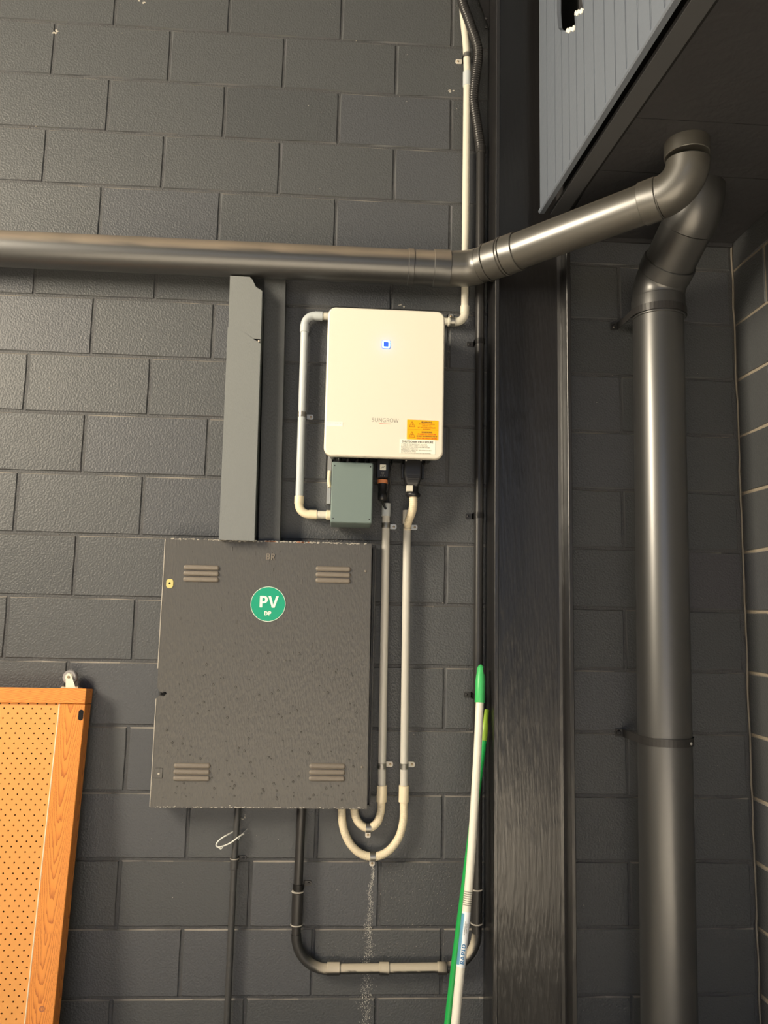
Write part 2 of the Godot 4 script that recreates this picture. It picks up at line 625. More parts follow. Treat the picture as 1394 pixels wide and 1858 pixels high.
func room() -> void:
	# back wall
	var w := struct("wall_back", "black painted concrete block wall behind the inverter and meter box", "wall")
	var st := begin()
	box(st, Vector3((-2.4 + 2.413) / 2, 2.4, -0.1038), Vector3(4.813, 4.8, 0.2))
	part("mortar", st, M["mortar"], w)
	lay_blocks(w, Basis(), Vector3(-2.2, 0, 0), 4.408, 1.35, 4.45, 1.0, 4.8)
	# a pale drip of dried paint under the flexible conduit
	st = begin()
	var r := RandomNumberGenerator.new()
	r.seed = 5
	for k in 2400:
		var y := 0.782 - 0.78 * r.randf()
		var down := clampf((0.78 - y) / 0.35, 0, 1)
		var x := 0.978 - 0.010 * down + r.randfn(0, 0.0022 + 0.0075 * down) + 0.003 * sin(y * 60)
		var s := r.randf_range(0.0006, 0.0022)
		rbox(st, Vector3(x, y, 0.0), s, s * r.randf_range(0.8, 2.0), s * 0.4, [[-0.001, 0.0], [0.0006, s * 0.3]], 1)
	stuff(part("paint_drip", st, M["drip"], w, "pale speckled drip running down below the flexible conduit"))
	st = begin()
	for k in 240:                            # flecks of chipped paint scattered over the wall
		var x := r.randf_range(-0.4, 2.15)
		var y := r.randf_range(0.2, 3.8)
		var s := r.randf_range(0.001, 0.0025)
		rbox(st, Vector3(x, y, 0.0), s * r.randf_range(1, 2), s, s * 0.4, [[-0.001, 0.0], [0.0006, s * 0.3]], 1)
	for p in [[-0.20, 3.565], [0.10, 3.70], [1.195, 3.43], [1.04, 2.62], [0.575, 0.925]]:
		for k in 5:
			var s := r.randf_range(0.003, 0.007)
			rbox(st, Vector3(p[0] + r.randfn(0, 0.006), p[1] + r.randfn(0, 0.004), 0.0), s * 1.5, s, s * 0.4, [[-0.001, 0.0], [0.0012, s * 0.3]], 1)
	for z in [[1.0, 1.23, 0.60, 0.79, 260], [1.195, 1.285, 2.44, 2.65, 160], [0.78, 0.97, 1.795, 1.84, 130], [0.84, 1.22, 0.515, 0.56, 110]]:  # smaller pale flecks crowded into a few patches
		for k in int(z[4]):
			var s := r.randf_range(0.0006, 0.0016)
			T = Transform3D(Basis(Vector3(0, 0, 1), r.randf() * PI), Vector3(r.randf_range(z[0], z[1]), r.randf_range(z[2], z[3]), 0.0))
			rbox(st, Vector3.ZERO, s * r.randf_range(1, 2.2), s, s * 0.4, [[-0.001, 0.0], [0.0005, s * 0.3]], 1)
	T = Transform3D()
	stuff(part("chips_and_flecks", st, M["chip"], w))
	# right wall
	w = struct("wall_right", "black painted concrete block return wall at the right edge", "wall")
	st = begin()
	box(st, Vector3(2.2168 + 0.1, 2.4, 3.25), Vector3(0.2, 4.8, 6.7))
	part("mortar", st, M["pale_joint"], w)
	lay_blocks(w, Basis(Vector3(0, 0, 1), Vector3(0, 1, 0), Vector3(-1, 0, 0)), Vector3(2.213, 0, 0.0), 6.5, -1.0, 0.9, -1.0, 4.8)
	st = begin()
	var pts := []
	for k in 60:
		pts.append(Vector3(2.2115 + r.randf_range(-0.002, 0.002), 0.02 + k * 0.049, 0.0005 + r.randf_range(0, 0.0015)))
	tube(st, pts, 0.0032, 6)
	part("corner_bead", st, M["dusty"], w, "pale bead of filler in the corner")
	# floor, roof, front and left walls
	var f := struct("floor", "plain grey concrete floor slab below the frame", "floor")
	st = begin()
	box(st, Vector3(0.0, -0.1, 3.2), Vector3(4.9, 0.2, 6.9))
	part("slab", st, M["concrete"], f)
	var c := struct("roof", "grey roof lining over the room above the frame", "ceiling")
	st = begin()
	box(st, Vector3(0.0, 4.9, 3.2), Vector3(4.9, 0.2, 6.9))
	part("lining", st, M["roof"], c)
	w = struct("wall_front", "grey wall with a wide open doorway behind the viewer", "wall")
	st = begin()
	box(st, Vector3(-2.0, 2.4, 6.6), Vector3(0.8, 4.8, 0.2))
	box(st, Vector3(2.15, 2.4, 6.6), Vector3(0.5, 4.8, 0.2))
	box(st, Vector3(0.15, 4.2, 6.6), Vector3(3.5, 1.2, 0.2))
	part("wall_panel", st, M["shell"], w)
	w = struct("wall_left", "grey side wall with an assumed window opening left of the viewer", "wall")
	st = begin()
	var z0 := WINDOW.z - WINDOW_SIZE.x / 2
	var z1 := WINDOW.z + WINDOW_SIZE.x / 2
	var y0 := WINDOW.y - WINDOW_SIZE.y / 2
	var y1 := WINDOW.y + WINDOW_SIZE.y / 2
	for b in [[-0.1, z0, 0.0, 4.8], [z1, 6.5, 0.0, 4.8], [z0, z1, 0.0, y0], [z0, z1, y1, 4.8]]:
		box(st, Vector3(-2.3, (b[2] + b[3]) / 2, (b[0] + b[1]) / 2), Vector3(0.2, b[3] - b[2], b[1] - b[0]))
	part("wall_panel", st, M["shell"], w)
	var win := struct("window_1", "assumed unseen window with glowing pane in the side wall, added as main light", "window")
	st = begin()
	box(st, WINDOW, Vector3(0.012, WINDOW_SIZE.y - 0.002, WINDOW_SIZE.x - 0.002))
	part("pane", st, M["pane"], win)
	st = begin()
	for e in [y0, y1]:
		box(st, Vector3(WINDOW.x, e, WINDOW.z), Vector3(0.08, 0.06, WINDOW_SIZE.x + 0.06))
	for e in [z0, z1]:
		box(st, Vector3(WINDOW.x, WINDOW.y, e), Vector3(0.08, WINDOW_SIZE.y + 0.06, 0.06))
	part("window_frame", st, M["bar"], win)

func column_and_bulkhead() -> void:
	# the steel column: left flange, web, right flange
	var o := thing("steel_column", "glossy black steel column standing against the block wall between inverter and downpipe", "column", Vector3(1.456, 0, 0.07))
	for x in [1.338, 1.574]:
		var st := begin()
		T = Transform3D(Basis(Vector3.UP, PI / 2), Vector3.ZERO)
		T = Transform3D()
		rbox(st, Vector3(x, 2.4, 0.0), 0.014, 4.79, 0.002, [[0.001, 0.0], [0.148, 0.0], [0.150, 0.002]], 2)
		part("flange", st, M["steel"], o)
	var st := begin()
	var prof := PackedVector2Array()
	for i in 5:                                # web with fillets at the flanges, seen from above: x across, y = depth
		var a := PI / 2 * i / 4
		prof.append(Vector2(1.345 + 0.012 * (1 - sin(a)), 0.082 + 0.012 * (1 - cos(a))))
	prof.reverse()
	var right := PackedVector2Array()
	for i in 5:
		var a := PI / 2 * i / 4
		right.append(Vector2(1.567 - 0.012 * (1 - sin(a)), 0.082 + 0.012 * (1 - cos(a))))
	prof = PackedVector2Array([Vector2(1.345, 0.070), Vector2(1.345, 0.094), Vector2(1.349, 0.086), Vector2(1.357, 0.082), Vector2(1.555, 0.082), Vector2(1.563, 0.086), Vector2(1.567, 0.094), Vector2(1.567, 0.070)])
	T = Transform3D(Basis(Vector3(1, 0, 0), Vector3(0, 0, 1), Vector3(0, -1, 0)), Vector3.ZERO)
	prism(st, prof, -4.79, -0.005)
	T = Transform3D()
	part("web", st, M["steel"], o)
	st = begin()
	T = Transform3D(Basis(), Vector3.ZERO)
	prism(st, PackedVector2Array([Vector2(1.262, 3.86), Vector2(1.330, 3.66), Vector2(1.330, 4.2), Vector2(1.262, 4.2)]), 0.02, 0.03)
	part("gusset_plate", st, M["steel"], o, "black gusset plate at the column's top")
	for p in [[1.318, 3.70], [1.318, 3.665]]:
		bolt(o, Vector3(p[0], p[1], 0.03), 0.006, M["steel"], "bolt")
	# the bulkhead: upright ribbed cladding over a soffit
	var w := struct("wall_bulkhead", "grey vertical panelled side of the boxed-in upper level, with a jagged cut hole", "wall")
	var a := Vector3(1.4765, 0, 0.1612)
	var u := Vector3(0.0537, 0, 0.8956).normalized()
	var nrm := Vector3(-u.z, 0, u.x)            # faces left
	var frame := Transform3D(Basis(u, Vector3.UP, nrm), a)
	var hole := PackedVector2Array()
	for p in [[0.184, 3.70], [0.180, 3.47], [0.190, 3.411], [0.204, 3.391], [0.262, 3.342], [0.285, 3.325], [0.334, 3.305], [0.331, 3.32], [0.329, 3.349], [0.352, 3.325], [0.395, 3.305], [0.388, 3.34], [0.386, 3.70]]:
		hole.append(Vector2(p[0], p[1]))
	var seams := [0.0, 0.08, 0.158, 0.22, 0.282, 0.342, 0.401, 0.472, 0.543, 0.608, 0.671, 0.736, 0.80]
	while seams[-1] < 3.3:
		seams.append(seams[-1] + 0.066)
	T = frame
	for k in seams.size() - 1:
		var s0: float = seams[k] + 0.0012
		var s1: float = seams[k + 1] - 0.0012
		var st2 := begin()
		var face := PackedVector2Array([Vector2(s0, 2.90), Vector2(s1, 2.90), Vector2(s1, 4.78), Vector2(s0, 4.78)])
		for piece in Geometry2D.clip_polygons(face, hole):
			prism(st2, piece, -0.012, -0.0012)
		var inner := PackedVector2Array([Vector2(s0 + 0.003, 2.903), Vector2(s1 - 0.003, 2.903), Vector2(s1 - 0.003, 4.777), Vector2(s0 + 0.003, 4.777)])
		for piece in Geometry2D.clip_polygons(inner, hole):
			prism(st2, piece, -0.0012, 0.001)
		part("cladding_board", st2, M["cladding"], w)
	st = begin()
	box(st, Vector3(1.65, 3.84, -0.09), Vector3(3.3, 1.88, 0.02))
	part("cavity_shade", st, M["void"], w)  # dark sheet standing in for the unlit cavity behind the hole
	st = begin()                                # the beam end that shows in the hole
	box(st, Vector3(0.330, 3.62, -0.055), Vector3(0.12, 0.44, 0.04), 0.004)
	part("beam_end", st, M["soffit"], w)
	st = begin()                                # torn bright lips of the hole
	for q in [[0.268, 3.342, 0.336, 3.298], [0.340, 3.340, 0.398, 3.302]]:
		var ribbon := PackedVector2Array()
		for k in 8:
			var t := k / 7.0
			ribbon.append(Vector2(lerpf(q[0], q[2], t), lerpf(q[1], q[3], t) + 0.0035 * sin(k * 2.3)))
		for k in 8:
			var t := 1.0 - k / 7.0
			ribbon.append(Vector2(lerpf(q[0], q[2], t), lerpf(q[1], q[3], t)) + Vector2(-0.004, -0.011 - 0.004 * sin(k * 1.7)))
		prism(st, ribbon, -0.004, 0.004)
	part("torn_edge", st, M["white"], w, "torn bright edge of the hole")
	st = begin()                                # rolled lower flashing and the lip under it
	rbox(st, Vector3(1.65, 2.896, 0.0), 3.3, 0.014, 0.005, [[-0.013, 0.0], [0.002, 0.0], [0.006, 0.003]], 3)
	part("flashing", st, M["cladding"], w)
	st = begin()
	box(st, Vector3(1.65, 2.8955, -0.060), Vector3(3.3, 0.013, 0.052))
	part("edge_bar", st, M["bar"], w)
	T = Transform3D()
	# the soffit sheets
	w = struct("ceiling", "dark flat soffit sheets over the corner with the two pipes", "ceiling")
	for z in [[0.002, 0.41], [0.413, 0.66], [0.663, 1.86], [1.863, 3.4]]:
		st = begin()
		T = Transform3D(Basis(Vector3(1, 0, 0), Vector3(0, 0, 1), Vector3(0, -1, 0)), Vector3.ZERO)
		var x0: float = 1.4765 + 0.06 * (maxf(z[0], 0.16) - 0.16) + 0.06
		var x1: float = 1.4765 + 0.06 * (z[1] - 0.16) + 0.06
		prism(st, PackedVector2Array([Vector2(x0 if z[0] > 0.1 else 1.585, z[0]), Vector2(2.21, z[0]), Vector2(2.21, z[1]), Vector2(x1 if z[0] > 0.1 else 1.585, z[1])]), -2.94, -2.9)
		T = Transform3D()
		part("soffit_sheet", st, M["soffit"], w)
	st = begin()
	box(st, Vector3(1.93, 2.893, 0.006), Vector3(0.56, 0.014, 0.012))
	part("cover_strip", st, M["soffit"], w)

func drain_pipes() -> void:
	# ---- the 100 mm drain: along the wall, out across the corner and up through the soffit
	var o := thing("drain_pipe", "long black drain pipe, dusty on top, bending out from wall up into soffit", "pipe", Vector3(0.2, 2.711, 0.1))
	var dusty := 1
	var light_dust := 2
	var R := 0.0575
	var pts := []
	for k in 49:
		pts.append(Vector3(-2.15 + 3.34 * k / 48.0, 2.706 + 0.0015 * k / 12.0, 0.1))
	var st := begin()
	tube(st, pts, R, 36, dusty)
	part("pipe_run", st, M["pipe"], o)
	var y0 := 2.712
	for c in [[1.055, 0.020, 0.0605], [1.158, 0.056, 0.0615]]:
		collar("pipe_band" if c[1] < 0.03 else "socket", Vector3(c[0], y0, 0.1), Vector3.RIGHT, c[1], c[2], M["pipe"], o, dusty, 36)
	var P := [Vector3(1.18, y0, 0.1), Vector3(1.262, 2.716, 0.105), Vector3(1.736, 2.762, 0.52), Vector3(1.786, 2.765, 0.575), Vector3(1.788, 2.93, 0.578)]
	var c1 := arc(P[0], P[1], P[2], 0.10, 12)
	st = begin()
	tube(st, [P[0]] + c1, R + 0.001, 36, light_dust)
	part("elbow", st, M["pipe"], o)
	var d: Vector3 = (P[2] - P[1]).normalized()
	var q: Vector3 = c1[-1]
	for c in [[0.006, 0.006, 0.0635], [0.035, 0.05, 0.0615], [0.068, 0.006, 0.0640], [0.095, 0.045, 0.0625]]:
		collar("socket", q + d * (c[0] + 0.02), d, c[1], c[2], M["pipe"], o, light_dust, 36)
	var corner := Vector3(1.788, 2.7665, 0.566)
	var c2 := arc(q, corner, P[4], 0.085, 14)
	st = begin()
	tube(st, [q, c2[0]], R, 36, light_dust)
	part("sloping_pipe", st, M["pipe"], o)
	var d2: Vector3 = (c2[0] - q).normalized()
	collar("socket", c2[0] - d2 * 0.028, d2, 0.05, 0.0615, M["pipe"], o, light_dust, 36)
	st = begin()
	tube(st, c2, R + 0.002, 36, light_dust)
	part("elbow", st, M["pipe"], o)
	collar("socket", Vector3(corner.x, 2.885, corner.z), Vector3.UP, 0.055, 0.0615, M["pipe"], o, light_dust, 36)
	# ---- the 150 mm downpipe
	o = thing("downpipe", "thick black vertical downpipe strapped to the wall in the corner right of the column", "pipe", Vector3(1.865, 0, 0.125))
	R = 0.081
	var none := 3
	st = begin()
	pts = []
	for k in 14:
		pts.append(Vector3(lerpf(1.862, 1.884, k / 13.0), 0.0 + 2.60 * k / 13.0, 0.125))
	tube(st, pts, R, 44, none)
	part("pipe_run", st, M["pipe"], o)
	collar("socket", Vector3(1.885, 2.592, 0.125), Vector3.UP, 0.07, R + 0.005, M["pipe"], o, none, 44)
	var a := Vector3(1.885, 2.60, 0.125)
	var b := Vector3(1.887, 2.675, 0.125)
	var c := Vector3(1.922, 2.835, 0.335)
	var e := Vector3(1.925, 2.94, 0.338)
	var b1 := arc(a, b, c, 0.10, 10)
	st = begin()
	tube(st, [a] + b1, R + 0.003, 44, none)
	part("elbow", st, M["pipe"], o)
	var dd := (c - b).normalized()
	var b2 := arc(b, c, e, 0.12, 10)
	st = begin()
	tube(st, [b1[-1], b2[0]], R, 44, none)
	part("pipe_run", st, M["pipe"], o)
	collar("socket", b1[-1] + dd * 0.018, dd, 0.045, R + 0.0065, M["pipe"], o, none, 44)
	st = begin()
	tube(st, b2 + [e], R + 0.004, 44, none)
	part("elbow", st, M["pipe"], o)
	for y in [2.575, 1.2]:                        # two straps
		var cx := lerpf(1.862, 1.884, y / 2.6)
		st = begin()
		var rr := R + (0.0075 if y > 2 else 0.002)
		var ring := []
		for k in 25:
			var t := PI * (1.02 - 1.04 * k / 24.0)
			ring.append(Vector3(cx + cos(t) * rr, y, 0.125 + sin(t) * rr))
		for s in 2:
			var leg := [Vector3(cx + (rr if s else -rr), y, 0.118), Vector3(cx + (rr if s else -rr), y, 0.012)]
			if s == 0:
				ring = [Vector3(cx - rr - 0.03, y, 0.003), Vector3(cx - rr - 0.004, y, 0.003)] + [leg[0]] + ring.slice(1)
			else:
				ring = ring.slice(0, ring.size() - 1) + [leg[0], Vector3(cx + rr + 0.004, y, 0.003), Vector3(cx + rr + 0.03, y, 0.003)]
		for k in ring.size() - 1:
			var p0: Vector3 = ring[k]
			var p1: Vector3 = ring[k + 1]
			var out := (p1 - p0).normalized().cross(Vector3.UP)
			if out.dot(p0 - Vector3(cx, y, 0.0)) < 0:
				out = -out
			var h := Vector3(0, 0.012, 0)
			var t2 := out * 0.0025
			quad(st, p0 - h + t2, p1 - h + t2, p1 + h + t2, p0 + h + t2)
			quad(st, p0 + h, p1 + h, p1 - h, p0 - h)
			quad(st, p0 + h + t2, p1 + h + t2, p1 + h, p0 + h)
			quad(st, p0 - h, p1 - h, p1 - h + t2, p0 - h + t2)
		var strap := part("pipe_strap", st, M["black_pvc"], o)
		bolt(strap, Vector3(cx - rr - 0.018, y, 0.006), 0.0085, M["black_pvc"], "bolt")
		if y < 2:
			bolt(strap, Vector3(cx + 0.052, y - 0.002, 0.125 + sqrt(rr * rr - 0.052 * 0.052) + 0.0025), 0.005, M["zinc"], "bolt")

func meter_box() -> void:
	# ---- two folded sheet-metal covers running up from the box to the drain pipe
	var o := thing("cable_cover", "wide grey sheet metal cable cover with torn top corner above the meter box", "cable cover", Vector3(0.52, 1.79, 0.05))
	var st := begin()
	var up := PackedVector2Array([Vector2(0.468, 2.44), Vector2(0.572, 2.44), Vector2(0.570, 2.603), Vector2(0.560, 2.609), Vector2(0.549, 2.616), Vector2(0.537, 2.64), Vector2(0.528, 2.649), Vector2(0.464, 2.650)])
	var lo := PackedVector2Array([Vector2(0.470, 1.785), Vector2(0.580, 1.785), Vector2(0.573, 2.424), Vector2(0.553, 2.436), Vector2(0.520, 2.458), Vector2(0.500, 2.468), Vector2(0.465, 2.474)])
	prism(st, up, 0.1075, 0.1092)
	part("upper_sheet", st, M["sheet"], o)
	st = begin()
	prism(st, lo, 0.110, 0.112)
	var lower := part("lower_sheet", st, M["sheet"], o)
	bolt(lower, Vector3(0.567, 2.432, 0.112), 0.004, M["chip"])
	st = begin()
	for b in [[0.4655, 0.471, 1.785, 2.648], [0.5785, 0.571, 1.785, 2.60]]:
		var p := PackedVector2Array([Vector2(b[1], b[2]), Vector2(b[1] + 0.0018, b[2]), Vector2(b[0] + 0.0018, b[3]), Vector2(b[0], b[3])])
		if b[0] > 0.5:
			p = PackedVector2Array([Vector2(b[0] - 0.0018, b[2]), Vector2(b[0], b[2]), Vector2(b[1], b[3]), Vector2(b[1] - 0.0018, b[3])])
		prism(st, p, 0.001, 0.1072)
	part("side_fold", st, M["sheet"], o)
	o = thing("cable_cover", "narrow sheet metal cable cover, darkened for shade, beside the torn wide one", "cable cover", Vector3(0.61, 1.79, 0.03))
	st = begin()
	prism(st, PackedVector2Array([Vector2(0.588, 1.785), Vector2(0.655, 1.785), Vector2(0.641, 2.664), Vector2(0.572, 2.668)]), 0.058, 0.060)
	part("front_sheet", st, M["shaded_sheet"], o)
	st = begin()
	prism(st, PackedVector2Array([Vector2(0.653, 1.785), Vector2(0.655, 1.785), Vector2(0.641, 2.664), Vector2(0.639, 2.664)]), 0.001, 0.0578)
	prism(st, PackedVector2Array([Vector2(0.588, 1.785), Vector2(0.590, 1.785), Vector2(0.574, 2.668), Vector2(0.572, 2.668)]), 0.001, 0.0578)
	part("side_fold", st, M["shaded_sheet"], o)
	# ---- the box
	var r := RandomNumberGenerator.new()
	r.seed = 8
	o = thing("meter_box", "large dark painted metal meter box with louvre vents and a round green badge", "meter box", Vector3(0.627, 0.98, 0.04))
	st = begin()
	box(st, Vector3(0.632, 1.381, 0.0255), Vector3(0.665, 0.806, 0.049))
	for e in [[0.632, 1.7820, 0.665, 0.004], [0.632, 0.9800, 0.665, 0.004]]:
		box(st, Vector3(e[0], e[1], 0.0565), Vector3(e[2], e[3], 0.013))
	box(st, Vector3(0.9625, 1.381, 0.0565), Vector3(0.004, 0.806, 0.013))
	part("body", st, M["grey_paint"], o)
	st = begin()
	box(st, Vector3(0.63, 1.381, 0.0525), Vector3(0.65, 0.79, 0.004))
	part("hole_shade", st, M["void"], o)  # black plate put in for the darkness inside the door's hole
	st = begin()
	var c := Vector3(0.626, 1.3815, 0)
	var outline := PackedVector2Array([Vector2(-0.3265, -0.4085), Vector2(0.328, -0.4085), Vector2(0.3235, 0.4075), Vector2(-0.3265, 0.4075), Vector2(-0.3265, -0.052)])
	for k in 7:
		outline.append(Vector2(-0.3265 + [0.006, 0.016, 0.026, 0.030, 0.022, 0.010, 0.0][k], [-0.064, -0.069, -0.066, -0.071, -0.079, -0.0775, -0.083][k]))
	var shifted := PackedVector2Array()
	for v in outline:
		shifted.append(v + Vector2(c.x, c.y))
	prism(st, shifted, 0.064, 0.078)
	var inset := Geometry2D.offset_polygon(shifted, -0.0015)
	prism(st, inset[0], 0.078, 0.0795)
	var door := part("door", st, M["door"], o)
	st = begin()                                 # pale strips: light on the door's left edge put into colour
	rbox(st, Vector3(0.2985, 1.585, 0.0705), 0.003, 0.40, 0.001, [[-0.0065, 0.0], [0.0085, 0.0], [0.0092, 0.0008]], 1)
	rbox(st, Vector3(0.2985, 1.135, 0.0705), 0.003, 0.32, 0.001, [[-0.0065, 0.0], [0.0085, 0.0], [0.0092, 0.0008]], 1)
	part("lit_edge", st, M["chip"], door, "pale left edge with its light put in the colour")
	for v in [[0.416, 1.680], [0.829, 1.686], [0.4185, 1.078], [0.829, 1.081]]:
		for k in 3:
			st = begin()
			var y: float = v[1] + (1 - k) * 0.0185
			rbox(st, Vector3(v[0], y, 0.0795), 0.112, 0.0165, 0.008, [[-0.001, 0.0], [0.003, 0.0008], [0.0055, 0.003], [0.0065, 0.006]], 5, true)
			part("louvre", st, M["louvre"], door)
	st = begin()                                 # the round badge
	rbox(st, Vector3(0.628, 1.5895, 0.0795), 0.110, 0.110, 0.055, [[-0.001, 0.0], [0.0008, 0.0], [0.0011, 0.0006]], 16)
	var badge := part("round_badge", st, M["pv_green"], o, "round green badge lettered PV DP")
	words("PV", 0.036, Vector3(0.629, 1.596, 0.0808), M["white"], badge, "lettering", true, 1.05)
	words("DP", 0.0125, Vector3(0.628, 1.5605, 0.0808), M["white"], badge, "lettering", true, 1.05)
	st = begin()
	rbox_ring(st, Vector3(0.628, 1.5895, 0.0805), 0.0545, 0.0532, 0.0008, 40)
	part("rim_line", st, M["white"], badge)
	st = begin()
	for iy in 36:
		for ix in 36:
			var p := Vector2((ix - 17.5 + (0.5 if iy % 2 else 0.0)) * 0.003, (iy - 17.5) * 0.003)
			if p.length() < 0.0525:
				var q := Vector3(0.628 + p.x, 1.5895 + p.y, 0.0807)
				quad(st, q + Vector3(-0.0006, 0, 0), q + Vector3(0, -0.0006, 0), q + Vector3(0.0006, 0, 0), q + Vector3(0, 0.0006, 0))
	stuff(part("dot_print", st, M["pv_light"], badge))
	st = begin()                                 # yellowed lock plate near the top left, and a painted-over one below
	rbox(st, Vector3(0.3205, 1.6465, 0.0795), 0.022, 0.029, 0.009, [[-0.001, 0.0], [0.0012, 0.0], [0.002, 0.001]], 5)
	var lock := part("lock_plate", st, M["brass"], o, "pale yellow lock plate with a keyhole")
	bolt(lock, Vector3(0.320, 1.6475, 0.081), 0.0035, M["void"], "keyhole")
	st = begin()
	rbox(st, Vector3(0.318, 1.074, 0.0795), 0.026, 0.030, 0.003, [[-0.001, 0.0], [0.0012, 0.0], [0.002, 0.001]], 3)
	lock = part("lock_plate", st, M["door"], o)
	bolt(lock, Vector3(0.320, 1.072, 0.081), 0.004, M["chip"])
	for p in [[0.931, 1.700], [0.935, 1.098], [0.914, 1.706]]:
		if p[0] > 0.92:
			bolt(o, Vector3(p[0], p[1], 0.0795), 0.0042, M["louvre"], "rivet")
	words("BR", 0.020, Vector3(0.629, 1.738, 0.0797), M["louvre"], door, "raised_letters", true, 0.85, -0.03, false, 0.004)
	st = begin()                                 # blisters under the paint, thick towards the bottom
	for k in 170:
		var x := r.randf_range(0.33, 0.93)
		var y := 1.0 + 0.45 * pow(r.randf(), 1.4)
		var s := r.randf_range(0.003, 0.010)
		rbox(st, Vector3(x, y, 0.0793), s, s * r.randf_range(0.7, 1.2), s * 0.5, [[-0.0005, 0.0], [0.0016, s * 0.10], [0.0022, s * 0.25], [0.0008, s * 0.42]], 3, true)
	for k in 60:
		var x := r.randf_range(0.33, 0.93)
		var y := r.randf_range(1.4, 1.77)
		var s := r.randf_range(0.002, 0.005)
		rbox(st, Vector3(x, y, 0.0793), s, s * r.randf_range(0.8, 4.0), s * 0.5, [[-0.0005, 0.0], [0.0008, s * 0.2], [0.0011, s * 0.35]], 2, true)
	stuff(part("paint_blisters", st, M["door"], door))
	st = begin()
	for k in 190:                                # chipped paint along the top edge
		var x := r.randf_range(0.31, 0.945)
		var s := r.randf_range(0.0015, 0.005)
		rbox(st, Vector3(x, 1.7885 - absf(r.randfn(0, 0.002)), 0.0788), s * 1.6, s * 0.8, s * 0.3, [[-0.006, 0.0], [0.0008, 0.0], [0.0016, s * 0.2]], 1)
	for k in 130:                                # and along the bottom one
		var x := r.randf_range(0.31, 0.945)
		var s := r.randf_range(0.0012, 0.004)
		rbox(st, Vector3(x, 0.9745 + absf(r.randfn(0, 0.0015)), 0.0788), s * 1.6, s * 0.7, s * 0.3, [[-0.004, 0.0], [0.0008, 0.0], [0.0014, s * 0.2]], 1)
	stuff(part("chips_and_flecks", st, M["chip"], door))
	st = begin()
	for k in 26:
		var x := 0.63 + r.randfn(0, 0.012) + (0.09 if k % 4 == 0 else 0.0)
		rbox(st, Vector3(x, 1.787, 0.0790), 0.006, 0.003, 0.001, [[-0.006, 0.0], [0.0012, 0.0], [0.0018, 0.0008]], 1)
	stuff(part("rust_patch", st, M["rust"], door))

func rbox_ring(st: SurfaceTool, c: Vector3, ro: float, ri: float, t: float, n: int) -> void:
	for i in n:
		var a := TAU * i / n
		var b := TAU * (i + 1) / n
		var da := Vector3(cos(a), sin(a), 0)
		var db := Vector3(cos(b), sin(b), 0)
		var z := Vector3(0, 0, t)
		quad(st, c + da * ri + z, c + da * ro + z, c + db * ro + z, c + db * ri + z)
		quad(st, c + da * ro, c + db * ro, c + db * ro + z, c + da * ro + z)
		quad(st, c + db * ri, c + da * ri, c + da * ri + z, c + db * ri + z)

